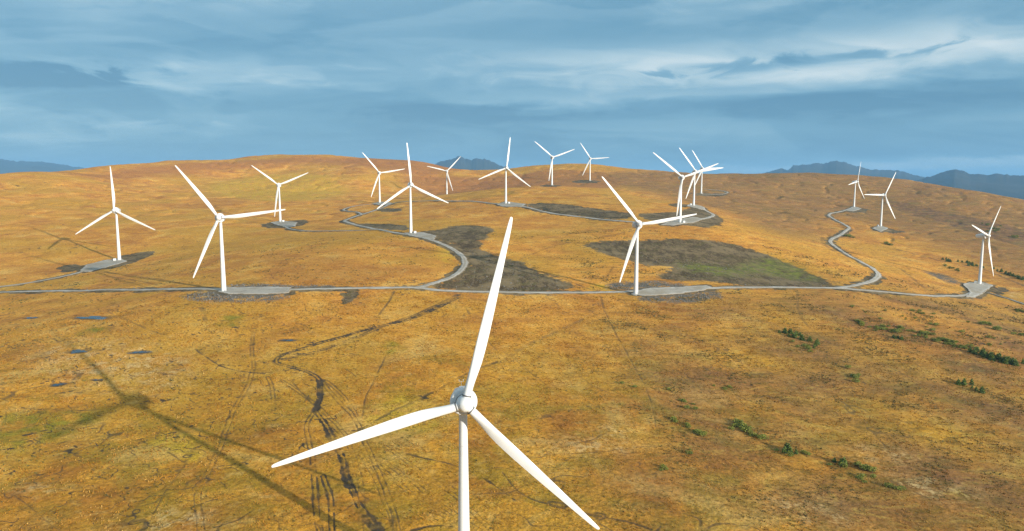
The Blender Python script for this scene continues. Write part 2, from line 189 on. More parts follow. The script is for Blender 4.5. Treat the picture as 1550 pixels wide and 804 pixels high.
TRACKS = [(2.0, 0.9, 0.35, 2.2,
  [(-44.4, 555.8), (-61.3, 512.3), (-75.6, 487.8), (-95.6, 469.9), (-110.7, 455.1), (-128.7, 433.8), (-142.9, 418.5), (-143.3, 406.0), (-131.1, 398.6), (-118.3, 391.1), (-106.7, 377.3), (-101.6, 355.5), (-98.5, 335.7)]),
 (1.2, 0.75, 0.3, 2.4, [(-43.1, 570.9), (-54.9, 538.9), (-69.0, 503.0), (-83.4, 483.4), (-106.7, 446.3), (-122.1, 423.6), (-138.6, 411.1)]), (4.5, 0.8, 0.5, 0, [(-106.7, 377.3), (-101.6, 355.5), (-98.5, 335.7)]),
 (2.2, 0.95, 0.5, 2.0, [(-98.5, 335.7), (-88.3, 317.4), (-79.0, 297.5), (-70.6, 278.9), (-64.8, 259.9), (-58.7, 248.2), (-53.5, 237.2), (-45.6, 223.9)]),
 (3.5, 0.6, 0.3, 0, [(-72.5, 281.8), (-64.8, 259.9), (-58.7, 248.2)]), (1.0, 0.7, 0.3, 2.0, [(-98.5, 335.7), (-98.4, 317.7), (-88.9, 294.6), (-79.3, 265.5), (-69.7, 235.2), (-65.4, 224.1)]),
 (1.0, 0.8, 0.3, 1.8, [(-75.7, 265.4), (-68.3, 248.5), (-64.9, 237.2), (-61.5, 224.1)]), (0.8, 0.6, 0.2, 2.0, [(-106.7, 377.3), (-90.0, 347.1), (-75.6, 324.1), (-66.2, 300.2), (-44.0, 241.5), (-38.9, 224.0)]),
 (0.7, 0.5, 0.2, 2.0, [(-59.7, 281.1), (-46.0, 260.0), (-34.7, 245.9), (-20.0, 229.9)]), (0.7, 0.5, 0.2, 2.0, [(-55.8, 280.8), (-39.0, 260.0), (-25.4, 241.4), (-11.3, 223.8)]),
 (0.7, 0.5, 0.2, 1.8, [(-129.2, 376.8), (-109.6, 355.8), (-89.7, 328.2), (-73.1, 300.7)]), (0.8, 0.6, 0.25, 0, [(-73.5, 327.9), (-76.9, 350.9), (-76.5, 381.1), (-77.7, 416.0)]),
 (0.8, 0.55, 0.25, 0, [(-150.5, 389.1), (-136.6, 388.8), (-129.5, 393.5)]),
 (0.8, 0.5, 0.25, 2.2, [(-151.4, 393.9), (-143.2, 365.1), (-142.2, 345.8), (-135.0, 316.7), (-126.8, 283.9), (-122.0, 261.6), (-118.1, 247.1), (-106.4, 224.5)]),
 (1.2, 0.7, 0.4, 0, [(-202.0, 430.7), (-187.2, 414.1), (-168.7, 395.8), (-142.2, 387.3)]), (0.7, 0.5, 0.25, 0, [(-216.3, 396.0), (-190.4, 386.0), (-170.2, 378.8), (-149.7, 382.6)]),
 (0.7, 0.5, 0.25, 0, [(-137.9, 285.8), (-133.9, 256.8), (-126.4, 225.1)]), (0.6, 0.45, 0.2, 0, [(-198.3, 255.8), (-183.0, 247.2), (-155.5, 225.5)]),
 (0.6, 0.45, 0.2, 0, [(-218.8, 302.3), (-200.5, 303.4), (-179.0, 308.9)]), (1.2, 0.9, 0.5, 0, [(-93.9, 238.5), (-97.0, 231.2), (-102.7, 227.4)]), (1.2, 0.55, 0.4, 0, [(-324.3, 436.4), (-323.2, 443.0), (-325.7, 449.5)]),
 (0.8, 0.5, 0.3, 0, [(-185.9, 259.7), (-171.4, 255.5)]), (0.9, 0.5, 0.3, 0, [(-266.3, 355.5), (-256.0, 356.5), (-250.7, 362.9)]), (3.0, 0.6, 0.8, 0, [(-9.4, 407.2), (-23.1, 393.5), (-38.0, 368.1), (-47.3, 351.3)]),
 (3.0, 0.5, 0.7, 0, [(-47.3, 351.3), (-56.3, 339.1), (-65.5, 324.2), (-72.7, 310.8)]), (2.0, 0.75, 0.8, 0, [(-49.4, 355.4), (-44.1, 351.2)]),
 (1.4, 0.65, 0.4, 0, [(-45.2, 285.5), (-34.3, 280.3), (-26.5, 277.7), (-16.0, 270.1), (-8.4, 261.0), (1.4, 246.1)]), (1.0, 0.55, 0.4, 0, [(-3.8, 268.9), (4.3, 248.8), (18.4, 240.2), (39.0, 232.5), (48.2, 225.5)]),
 (1.2, 0.6, 0.5, 0, [(26.7, 235.9), (39.0, 232.0), (48.1, 224.9)]), (1.6, 0.7, 0.6, 0, [(-33.9, 224.2), (-28.2, 227.9), (-20.8, 227.0)]), (1.2, 0.6, 0.4, 0, [(-97.8, 569.6), (-96.5, 533.7), (-97.1, 500.0)]),
 (1.0, 0.45, 0.3, 0, [(75.3, 579.2), (72.1, 517.5), (73.4, 453.0), (74.7, 413.7), (74.8, 367.4), (72.8, 342.6), (68.1, 316.6)]), (1.0, 0.45, 0.25, 1.8, [(53.4, 512.1), (30.9, 476.1), (9.3, 445.4), (-5.9, 407.8)]),
 (0.8, 0.45, 0.3, 0, [(10.1, 286.3), (41.6, 290.9), (63.0, 299.4), (72.5, 299.9)]), (0.8, 0.4, 0.3, 0, [(37.9, 392.7), (44.4, 373.3), (54.5, 362.7)]), (0.8, 0.4, 0.3, 0, [(-6.2, 431.4), (8.4, 399.1), (19.5, 371.9)]),
 (1.5, 0.4, 0.3, 0, [(5.2, 712.9), (36.9, 776.5), (72.1, 821.4), (113.2, 844.3), (156.2, 881.7)]), (1.5, 0.4, 0.3, 0, [(-11.3, 786.1), (26.2, 818.0), (87.0, 818.4)]),
 (1.6, 0.7, 0.3, 0, [(-10.2, 709.8), (17.5, 672.4), (50.1, 633.2), (70.1, 600.1)]), (1.2, 0.4, 0.3, 0, [(88.1, 636.5), (94.0, 665.6), (101.9, 691.9)]),
 (1.2, 0.4, 0.3, 0, [(-444.5, 744.9), (-399.6, 714.1), (-335.2, 653.1), (-258.0, 579.3)]), (1.2, 0.4, 0.3, 0, [(-420.3, 711.2), (-373.8, 674.9), (-321.7, 622.5)]),
 (1.6, 0.5, 0.4, 0, [(594.5, 1071.9), (609.3, 1028.2), (615.7, 986.2), (647.8, 964.7), (652.1, 927.1), (643.3, 860.4)]), (2.0, 0.4, 0.4, 0, [(504.0, 1116.4), (459.6, 1024.3), (436.9, 959.5), (430.3, 906.7)]),
 (1.5, 0.4, 0.4, 0, [(493.6, 872.1), (479.9, 828.6), (438.7, 716.6)]), (2.5, 0.35, 0.4, 0, [(120.7, 316.5), (131.8, 298.7), (145.5, 290.8), (155.7, 280.2), (165.1, 261.9)]),
 (2.5, 0.3, 0.4, 0, [(207.4, 438.2), (209.8, 407.5), (230.1, 395.2)]), (2.0, 0.35, 0.4, 0, [(193.7, 290.0), (202.6, 289.6), (215.0, 292.2)]), (1.5, 0.35, 0.3, 0, [(255.4, 514.0), (257.5, 491.1), (262.3, 460.3)]),
 (1.2, 0.35, 0.3, 0, [(260.6, 625.2), (225.6, 538.5), (224.6, 476.1)]), (0.7, 0.5, 0.2, 2.0, [(-71.6, 294.3), (-61.2, 264.8), (-52.1, 232.9), (-49.7, 224.1)]),
 (0.7, 0.45, 0.2, 1.8, [(-66.1, 287.4), (-53.0, 259.8), (-42.6, 233.1), (-39.9, 223.9)]), (0.6, 0.45, 0.2, 1.8, [(-55.5, 293.1), (-38.0, 270.3), (-21.7, 250.8), (-7.3, 223.9)]),
 (0.6, 0.4, 0.2, 0, [(-178.5, 464.8), (-141.4, 464.0), (-113.8, 477.1), (-68.8, 501.4)]), (0.8, 0.5, 0.25, 1.8, [(-138.5, 381.9), (-129.0, 363.9), (-119.7, 336.5)]),
 (0.8, 0.5, 0.25, 0, [(-102.8, 398.8), (-93.9, 390.7), (-88.3, 381.2)]), (0.8, 0.6, 0.3, 0, [(-100.8, 420.6), (-86.4, 413.6)]), (0.9, 0.5, 0.3, 0, [(-124.2, 376.9), (-104.2, 347.9), (-91.6, 324.3), (-80.1, 307.3)]),
 (0.9, 0.55, 0.3, 1.8, [(-104.3, 377.5), (-91.5, 359.4), (-76.5, 327.8)]), (0.6, 0.45, 0.2, 1.8, [(-150.6, 394.2), (-163.9, 426.4), (-174.3, 459.1)]), (0.6, 0.4, 0.2, 1.6, [(-234.8, 516.2), (-218.4, 483.9)]),
 (0.6, 0.4, 0.2, 0, [(-314.4, 530.0), (-254.2, 468.8), (-231.4, 455.8)]), (0.7, 0.45, 0.2, 0, [(-261.0, 341.6), (-242.9, 341.8), (-220.1, 339.5), (-208.6, 343.1)]),
 (0.7, 0.45, 0.2, 0, [(-310.6, 459.8), (-287.8, 436.9), (-285.4, 442.3), (-261.7, 428.7)]), (0.7, 0.45, 0.2, 0, [(-236.6, 363.6), (-225.0, 360.4), (-221.9, 366.2)]),
 (0.8, 0.5, 0.3, 0, [(-150.6, 290.7), (-139.6, 281.3), (-133.1, 275.5)]), (0.8, 0.4, 0.3, 0, [(171.7, 515.8), (176.0, 501.6), (186.1, 496.6)]), (0.8, 0.4, 0.3, 0, [(57.1, 392.8), (62.1, 380.2), (64.7, 375.4)]),
 (0.8, 0.4, 0.3, 0, [(-18.5, 454.8), (-12.0, 437.1), (-6.0, 422.0)]), (0.8, 0.4, 0.3, 0, [(-38.6, 541.3), (-31.9, 509.0)]), (0.8, 0.35, 0.3, 0, [(133.0, 359.4), (146.2, 344.6), (164.5, 343.9), (179.7, 331.4)]),
 (0.8, 0.35, 0.3, 0, [(241.4, 443.6), (247.0, 412.3), (252.1, 385.2), (262.2, 360.0)]), (1.2, 0.35, 0.3, 0, [(324.2, 530.4), (321.4, 489.0), (313.2, 444.8), (310.4, 407.3)]),
 (1.4, 0.35, 0.3, 0, [(141.2, 382.8), (163.2, 395.3), (182.0, 382.3), (206.5, 383.5)]), (2.5, 0.35, 0.4, 0, [(907.4, 1638.5), (890.3, 1504.7), (874.7, 1410.7), (868.9, 1301.9), (859.7, 1157.6)])]
POOLS = [((-315.4, 512.0), 13.5, 6.6), ((-274.4, 427.9), 6.1, 4.7), ((-234.1, 425.2), 5.8, 3.7), ((-252.0, 373.6), 3.2, 3.2), ((-234.5, 380.8), 2.9, 1.4), ((-376.4, 532.8), 4.7, 3.9), ((-146.6, 444.1), 5.2, 2.8)]
CLUMPS = [('A', 'conifer', (1.6, 3.4),
  [(207.7, 465.3), (195.8, 497.2), (211.5, 481.3), (205.7, 482.8), (208.7, 496.1), (199.6, 488.9), (200.2, 498.1), (210.8, 470.2), (202.7, 488.0), (214.0, 475.0), (209.1, 492.6), (206.6, 482.9), (205.3, 490.9),
   (204.3, 496.9), (204.1, 498.7), (200.2, 498.1)]),
 ('Ab', 'scrub', (0.9, 1.6), [(201.1, 456.3), (197.2, 475.7), (202.4, 462.0), (196.5, 465.8), (204.2, 467.5), (201.6, 467.0)]),
 ('B', 'scrub', (0.8, 1.8),
  [(271.4, 527.1), (308.4, 505.2), (300.9, 507.5), (286.5, 513.3), (299.9, 525.1), (300.9, 525.7), (281.0, 518.2), (295.0, 515.3), (271.6, 534.0), (271.1, 530.8), (288.8, 516.1), (295.2, 518.9), (306.2, 519.4),
   (291.4, 516.9), (274.0, 521.5), (292.4, 527.2), (310.3, 514.3), (280.1, 522.3), (286.8, 525.0), (275.2, 514.4), (290.2, 512.3), (270.4, 524.7), (316.4, 516.5), (311.6, 517.2), (273.7, 532.4), (308.8, 508.0),
   (304.7, 508.7), (310.9, 514.5), (284.0, 521.8), (285.9, 518.9), (318.8, 514.3), (303.1, 520.1), (315.0, 514.4), (282.7, 517.8), (313.3, 518.5), (310.9, 501.7), (301.3, 523.0), (318.5, 505.3), (269.5, 528.2),
   (313.2, 514.3)]),
 ('Bc', 'conifer', (1.5, 2.4), [(281.9, 501.0), (284.6, 495.8), (281.1, 499.7), (283.5, 498.3), (283.1, 498.5), (285.1, 496.1), (281.2, 497.3)]),
 ('C1', 'scrub', (0.9, 2.0),
  [(318.8, 488.3), (325.9, 489.0), (315.3, 500.0), (322.6, 486.9), (331.7, 493.1), (324.5, 498.1), (334.5, 487.9), (322.1, 500.4), (320.3, 501.6), (329.5, 501.5), (322.4, 498.3), (333.8, 492.8), (312.1, 497.8),
   (321.8, 499.4), (322.6, 491.3), (327.6, 489.7), (321.0, 493.0), (322.8, 507.4), (317.7, 494.0), (326.0, 487.0), (318.9, 503.2), (336.5, 490.2), (323.4, 500.7), (324.3, 490.1)]),
 ('C', 'conifer', (2.0, 4.2),
  [(340.3, 459.0), (332.3, 483.1), (341.0, 457.2), (342.4, 458.7), (337.9, 470.6), (333.9, 468.5), (331.1, 471.3), (342.6, 461.8), (351.5, 464.5), (325.9, 476.3), (331.9, 468.7), (325.1, 480.1), (329.2, 464.4),
   (342.2, 468.6), (336.4, 462.1), (336.0, 459.8), (339.6, 462.2), (340.9, 468.3), (346.6, 465.1), (337.3, 467.8), (332.7, 470.0), (340.7, 473.6), (331.7, 477.2), (341.1, 466.2), (330.0, 465.0), (328.6, 470.5),
   (340.9, 463.7), (346.7, 467.7), (334.7, 470.5), (330.7, 474.7)]),
 ('D', 'conifer', (1.6, 3.4), [(277.8, 397.0), (276.7, 404.2), (273.9, 408.1), (276.2, 410.9), (280.2, 410.0), (271.2, 408.7), (271.5, 408.5), (272.7, 410.8), (276.9, 400.8)]),
 ('E', 'scrub', (1.0, 2.4),
  [(406.3, 580.9), (396.0, 574.6), (400.4, 561.3), (404.1, 577.5), (415.6, 552.1), (402.3, 561.1), (415.7, 552.0), (405.5, 575.8), (386.2, 575.5), (413.9, 551.5), (416.0, 553.7), (399.8, 577.5), (408.2, 552.7),
   (397.9, 560.0)]),
 ('F', 'scrub', (0.9, 1.7), [(352.0, 572.5), (353.1, 590.6), (347.5, 582.7), (363.8, 587.8), (350.5, 580.8), (345.8, 587.4)]),
 ('G1', 'conifer', (1.6, 3.2), [(125.1, 302.9), (125.5, 301.6), (125.4, 303.4), (125.5, 299.8), (123.3, 300.2), (128.1, 299.3)]),
 ('G2', 'conifer', (1.4, 2.8), [(144.5, 291.3), (144.1, 290.3), (145.2, 290.2), (144.2, 288.9), (142.2, 292.4)]),
 ('G3', 'scrub', (0.9, 1.8), [(153.1, 285.4), (152.7, 286.2), (153.6, 286.9), (154.3, 283.4), (152.7, 286.9)]),
 ('H1', 'scrub', (0.68, 1.35),
  [(85.7, 326.5), (85.2, 323.8), (89.7, 318.6), (90.5, 315.5), (80.7, 328.4), (79.8, 330.9), (90.4, 314.3), (88.1, 317.9), (85.5, 322.6), (86.9, 317.6), (88.4, 315.5), (87.8, 318.0), (89.2, 317.0)]),
 ('H2', 'scrub', (0.75, 1.65),
  [(112.0, 321.1), (113.6, 325.7), (110.5, 327.4), (119.0, 316.6), (114.4, 327.1), (113.6, 326.3), (111.0, 329.5), (118.5, 314.5), (108.9, 326.9), (112.9, 331.1), (114.7, 322.4), (113.6, 316.4), (114.2, 319.1),
   (115.5, 316.8)]),
 ('H3', 'scrub', (0.68, 1.2), [(67.3, 373.9), (61.9, 378.6), (68.7, 374.2)]), ('H4', 'scrub', (0.6, 1.05), [(95.6, 353.2), (90.8, 357.3), (92.2, 355.3), (91.5, 357.1)]),
 ('H5', 'scrub', (0.6, 1.05), [(119.8, 377.8), (120.5, 379.8), (114.7, 382.3), (123.6, 382.6), (124.4, 381.2)]), ('H6', 'scrub', (0.6, 1.05), [(62.9, 277.2), (62.0, 274.0), (63.9, 275.2)]),
 ('H7', 'scrub', (0.6, 1.05), [(79.6, 296.8), (79.0, 292.0), (77.9, 292.8)]),
 ('I1', 'scrub', (1.6, 2.8), [(604.6, 1098.6), (604.0, 1115.1), (602.9, 1104.2), (599.7, 1108.3), (602.3, 1099.9), (601.5, 1100.3), (606.2, 1116.2)]),
 ('I2', 'conifer', (2.2, 3.8), [(625.5, 989.4), (628.7, 987.3), (625.4, 989.4), (631.5, 995.1), (644.5, 993.8), (627.6, 1002.4), (632.2, 997.1), (635.4, 1007.0)]),
 ('I3', 'conifer', (2.2, 4.2),
  [(664.4, 972.9), (658.4, 962.3), (655.9, 969.0), (655.9, 991.0), (654.5, 977.3), (642.9, 968.2), (649.2, 968.7), (657.5, 963.0), (655.9, 991.0), (651.6, 979.3), (656.1, 956.5), (656.9, 973.2), (649.7, 992.8),
   (664.6, 975.2)]),
 ('I4', 'conifer', (2.0, 4.0),
  [(665.9, 942.1), (669.0, 904.4), (666.4, 903.9), (669.7, 906.5), (668.0, 923.0), (668.1, 927.9), (670.8, 941.0), (669.5, 921.8), (666.9, 895.9), (677.3, 918.5), (672.1, 914.7), (668.6, 897.1), (669.7, 911.5),
   (669.8, 914.0), (669.9, 931.6), (667.6, 903.0), (667.9, 915.4), (673.0, 959.4), (669.8, 916.6), (669.3, 899.1)]),
 ('I5', 'scrub', (1.2, 2.4), [(600.8, 923.4), (597.6, 918.3), (605.0, 932.8), (597.3, 947.5), (603.0, 939.0), (601.9, 944.5), (595.5, 934.2), (598.9, 924.6)]),
 ('J', 'scrub', (1.0, 2.0), [(209.2, 414.3), (213.6, 415.5), (210.1, 412.1), (209.6, 410.6), (206.2, 403.5), (212.8, 428.4)]),
 ('K', 'scrub', (1.6, 3.0), [(562.1, 1148.6), (567.2, 1164.0), (565.3, 1162.7), (561.0, 1160.3), (567.0, 1146.1), (559.3, 1156.7)]),
 ('L', 'scrub', (2.0, 3.5),
  [(957.6, 1394.7), (901.7, 1311.1), (910.9, 1250.1), (938.7, 1354.0), (960.5, 1397.6), (932.6, 1328.8), (912.3, 1259.1), (961.8, 1416.2), (939.4, 1348.6), (925.4, 1266.9), (947.3, 1347.9), (978.5, 1384.9),
   (938.9, 1351.4), (921.8, 1319.1)]),
 ('N', 'scrub', (0.6, 1.5),
  [(95.3, 346.6), (144.2, 287.7), (87.0, 371.1), (91.3, 356.1), (106.4, 323.2), (133.1, 298.7), (147.1, 278.2), (120.3, 302.1), (146.1, 273.2), (90.4, 346.9), (154.4, 269.7), (152.3, 278.4), (131.6, 300.6),
   (138.5, 288.9), (157.3, 267.3), (113.6, 324.0), (124.5, 296.2), (150.8, 289.1), (145.7, 276.5), (113.0, 331.7)]),
 ('O', 'scrub', (0.7, 1.7),
  [(319.5, 552.2), (375.2, 528.1), (287.7, 577.3), (361.8, 522.3), (336.3, 545.7), (352.9, 523.2), (293.0, 569.2), (314.7, 574.6), (352.6, 532.7), (370.0, 527.6), (339.8, 545.3), (368.8, 511.3), (353.3, 502.0),
   (326.3, 527.2), (322.2, 561.9), (349.0, 526.0), (332.2, 560.5), (292.3, 563.2), (326.8, 536.0), (295.5, 546.2)]),
 ('M', 'scrub', (1.0, 2.0), [(514.4, 692.1), (512.5, 694.2), (508.1, 685.4), (516.9, 689.4), (513.3, 692.3)])]
TURBINES = {'near': [-13.5, 186.2, 8.8, 14.6],
 't1029': [226.1, 932.6, 4.8, 308.8],
 't1049': [324.3, 1240.9, 10.7, 322.3],
 't1061': [463.1, 1704.3, 9.1, 327.3],
 't1292': [823.6, 1672.8, 40.2, 21.5],
 't1333': [716.1, 1344.2, 19.3, 31.4],
 't1483': [580.5, 850.6, 36.0, 46.6],
 't178': [-472.8, 828.1, 5.8, 356.8],
 't336': [-235.9, 560.1, 9.6, 322.8],
 't422': [-381.4, 1139.3, 6.7, 307.1],
 't574': [-269.1, 1412.1, 18.3, 320.6],
 't621': [-127.2, 869.4, 19.5, 355.8],
 't677': [-168.5, 1796.5, 7.9, 43.5],
 't766': [-10.7, 1186.0, 11.2, 7.6],
 't835': [87.1, 1527.0, 9.3, 310.0],
 't893': [216.0, 1939.0, 5.1, 326.0],
 't961': [107.0, 590.8, 10.1, 320.4]}
MOUNTAINS = {'centre': (14000, [(-8.365, 202.3), (-6.754, 438.1), (-5.787, 530.3), (-4.874, 590.0), (-4.228, 616.8), (-3.53, 572.0), (-2.991, 579.0), (-2.181, 573.2), (-1.371, 495.4), (-0.722, 430.4), (0.254, 286.7)]),
 'left': (22000, [(-41.463, 531.5), (-38.913, 678.0), (-36.899, 662.8), (-35.855, 629.6), (-34.594, 622.0), (-33.486, 586.8), (-32.545, 532.1), (-31.582, 476.0), (-30.614, 320.9), (-29.416, 180.6)]),
 'peak': (12500,
          [(29.402, 119.6), (30.404, 181.0), (31.186, 241.2), (31.766, 280.6), (32.371, 334.3), (32.923, 289.1), (33.312, 259.1), (34.069, 238.9), (34.985, 247.8), (35.891, 227.9), (36.603, 208.5), (37.959, 253.9),
           (39.631, 179.5), (41.223, 126.1)]),
 'right': (15500,
           [(18.074, 222.7), (20.231, 345.5), (20.932, 412.7), (21.507, 351.2), (21.866, 438.4), (22.553, 484.1), (23.331, 495.8), (24.055, 507.4), (24.808, 551.6), (25.478, 523.5), (26.149, 456.7), (26.81, 403.4),
            (27.887, 362.9), (28.729, 348.8), (29.567, 297.0), (30.599, 220.7)])}
CTRL = [(-13.5, 186.2, 0.1), (-472.8, 828.1, 24.8), (-235.9, 560.1, 30.3), (-381.4, 1139.3, 52.9), (-269.1, 1412.1, 75.9), (-127.2, 869.4, 55.3), (-168.5, 1796.5, 87.3), (-10.7, 1186.0, 82.1), (87.1, 1527.0, 112.1),
 (216.0, 1939.0, 120.3), (107.0, 590.8, 23.4), (226.1, 932.6, 65.6), (324.3, 1240.9, 77.0), (463.1, 1704.3, 91.1), (823.6, 1672.8, 60.0), (716.1, 1344.2, 33.9), (580.5, 850.6, -5.2), (-1211.0, 1650.0, 132.4),
 (-1578.0, 2150.0, 57.4), (-1117.2, 1650.0, 134.1), (-1455.7, 2150.0, 59.1), (-1133.3, 1800.0, 139.0), (-1448.1, 2300.0, 64.0), (-1182.3, 2000.0, 158.1), (-1477.9, 2500.0, 83.1), (-1181.4, 2100.0, 166.0),
 (-1462.7, 2600.0, 91.0), (-1140.9, 2300.0, 185.8), (-1388.9, 2800.0, 110.8), (-1009.1, 2400.0, 191.3), (-1219.3, 2900.0, 116.3), (-908.9, 2500.0, 208.6), (-1090.7, 3000.0, 133.6), (-790.8, 2500.0, 213.5),
 (-949.0, 3000.0, 138.5), (-649.3, 2500.0, 213.8), (-779.2, 3000.0, 138.8), (-555.2, 2500.0, 204.7), (-666.3, 3000.0, 129.7), (-430.5, 2600.0, 193.8), (-513.3, 3100.0, 118.8), (-307.8, 2600.0, 191.6),
 (-366.9, 3100.0, 116.6), (-209.8, 2600.0, 160.2), (-250.1, 3100.0, 85.2), (-83.5, 2500.0, 154.2), (-100.2, 3000.0, 79.2), (10.6, 2400.0, 164.3), (12.8, 2900.0, 89.3), (88.1, 2350.0, 170.2), (106.9, 2850.0, 95.2),
 (165.8, 2350.0, 174.7), (201.1, 2850.0, 99.7), (260.1, 2400.0, 173.8), (314.2, 2900.0, 98.8), (342.1, 2500.0, 157.5), (410.5, 3000.0, 82.5), (437.1, 2500.0, 141.3), (524.5, 3000.0, 66.3), (532.0, 2500.0, 132.1),
 (638.4, 3000.0, 57.1), (674.2, 2500.0, 127.7), (809.0, 3000.0, 52.7), (792.2, 2500.0, 137.4), (950.6, 3000.0, 62.4), (910.2, 2500.0, 144.7), (1092.2, 3000.0, 69.7), (1031.0, 2450.0, 146.8), (1241.4, 2950.0, 71.8),
 (1122.6, 2350.0, 141.6), (1361.4, 2850.0, 66.6), (1169.9, 2150.0, 134.0), (1441.9, 2650.0, 59.0), (1213.6, 2050.0, 118.1), (1509.6, 2550.0, 43.1), (1248.0, 1950.0, 103.7), (1568.0, 2450.0, 28.7), (1272.9, 1850.0, 90.8),
 (1616.9, 2350.0, 15.8), (1288.8, 1750.0, 74.4), (1657.0, 2250.0, -0.6), (1318.4, 1600.0, 46.7), (1730.4, 2100.0, -28.3), (-1311.0, 1600.0, 128.7), (-1720.6, 2100.0, 53.7), (-871.8, 1400.0, 84.6), (-748.8, 1500.0, 82.5),
 (-626.6, 1480.0, 76.3), (-434.9, 1550.0, 82.0), (-258.1, 1750.0, 82.6), (-817.3, 1150.0, 58.0), (-489.9, 1080.0, 52.1), (-702.5, 2150.0, 144.1), (-864.1, 2050.0, 136.7), (-981.3, 1800.0, 117.3), (-417.8, 2050.0, 137.7),
 (-146.3, 2050.0, 109.4), (254.6, 1450.0, 85.9), (68.6, 960.0, 60.7), (-10.0, 690.0, 37.5), (-142.5, 690.0, 40.5), (-417.2, 640.0, 17.6), (-390.3, 540.0, 12.3), (639.8, 1750.0, 79.6), (444.7, 1150.0, 44.3),
 (266.7, 740.0, 32.1), (281.1, 640.0, 21.7), (353.8, 660.0, 16.2), (922.2, 1500.0, 43.4), (914.7, 1250.0, 20.7), (686.5, 1060.0, 10.1), (650.3, 870.0, -8.0), (493.1, 660.0, -9.4), (290.9, 520.0, 7.5),
 (-120.0, 230.0, 1.0), (60.0, 230.0, 0.0), (0.0, 330.0, 6.0), (-200.0, 330.0, 3.0), (-330.0, 330.0, 6.0), (150.0, 330.0, -1.0), (300.0, 330.0, -9.0), (150.0, 200.0, -4.0), (330.0, 200.0, -14.0), (-200.0, 150.0, 0.0),
 (0.0, 0.0, 0.0), (0.0, -400.0, -2.0), (-500.0, -300.0, 0.0), (500.0, -300.0, -20.0), (-700.0, 300.0, 8.0), (800.0, 300.0, -35.0), (-1500.0, 0.0, 5.0), (1500.0, 0.0, -60.0), (0.0, -1500.0, 0.0), (-2500.0, 1500.0, -20.0),
 (2600.0, 1200.0, -120.0), (-3000.0, -800.0, -20.0), (3000.0, -600.0, -100.0)]# ---------------------------------------------------------------- terrain: control heights in metres, thin plate spline
def _hash(ix, iy, seed):
    with np.errstate(over='ignore'):
        h = (ix.astype(np.uint32) * np.uint32(374761393) + iy.astype(np.uint32) * np.uint32(668265263)
             + np.uint32((seed * 974711 + 1013904223) & 0xffffffff))
        h = (h ^ (h >> np.uint32(13))) * np.uint32(1274126177)
        h = h ^ (h >> np.uint32(16))
    return h
def noise(x, y, seed=0):
    """gradient noise, about -0.7..0.7"""
    x0 = np.floor(x); y0 = np.floor(y)
    fx = (x - x0).astype(np.float32); fy = (y - y0).astype(np.float32)
    ix = x0.astype(np.int64); iy = y0.astype(np.int64)
    u = fx * fx * fx * (fx * (fx * 6 - 15) + 10); v = fy * fy * fy * (fy * (fy * 6 - 15) + 10)
    def g(a, b, dx, dy):
        t = _hash(ix + a, iy + b, seed).astype(np.float32) * np.float32(2 * math.pi / 4294967296.0)
        return np.cos(t) * dx + np.sin(t) * dy
    n00 = g(0, 0, fx, fy); n10 = g(1, 0, fx - 1, fy); n01 = g(0, 1, fx, fy - 1); n11 = g(1, 1, fx - 1, fy - 1)
    a = n00 + u * (n10 - n00); b = n01 + u * (n11 - n01)
    return a + v * (b - a)
def fbm(x, y, scale, octs=3, seed=0, gain=0.5):
    s = 0; a = 1.0; f = 1.0 / scale
    for k in range(octs):
        s = s + a * noise(x * f + 17.3 * k, y * f - 9.1 * k, seed + k); a *= gain; f *= 2.03
    return s
def sstep(a, b, x):
    t = np.clip((x - a) / (b - a), 0, 1); return t * t * (3 - 2 * t)
_C = np.array(CTRL, float); _S = 1000.0
def _u(r2): return np.where(r2 > 0, 0.5 * r2 * np.log(np.maximum(r2, 1e-12)), 0.0)
def _solve():
    p = _C[:, :2] / _S; n = len(p)
    K = _u(((p[:, None] - p[None]) ** 2).sum(-1)) + 4e-4 * np.eye(n)
    P = np.c_[np.ones(n), p]
    A = np.block([[K, P], [P.T, np.zeros((3, 3))]])
    return np.linalg.solve(A, np.r_[_C[:, 2], np.zeros(3)])
_Wt = _solve()
def smooth_h(x, y):
    shp = np.shape(x)
    x = np.ravel(np.asarray(x, float)); y = np.ravel(np.asarray(y, float))
    out = np.empty(len(x))
    for i in range(0, len(x), 100000):
        xa = x[i:i + 100000] / _S; ya = y[i:i + 100000] / _S
        r2 = (xa[:, None] - _C[None, :, 0] / _S) ** 2 + (ya[:, None] - _C[None, :, 1] / _S) ** 2
        out[i:i + 100000] = _u(r2) @ _Wt[:-3] + _Wt[-3] + _Wt[-2] * xa + _Wt[-1] * ya
    r = np.hypot(x, y - 400)
    k = sstep(3000, 4600, r)
    out = out * (1 - k) + LOWLAND * k
    return out.reshape(shp)
def base_h(x, y):
    x = np.asarray(x, float); y = np.asarray(y, float)
    r = np.hypot(x, y)
    far = sstep(1300, 2200, r)
    z = smooth_h(x, y)
    z = z + 1.3 * fbm(x, y, 85, 2, 5) + far * (1 - sstep(2900, 3800, r)) * 10 * fbm(x, y, 420, 4, 9)
    return z
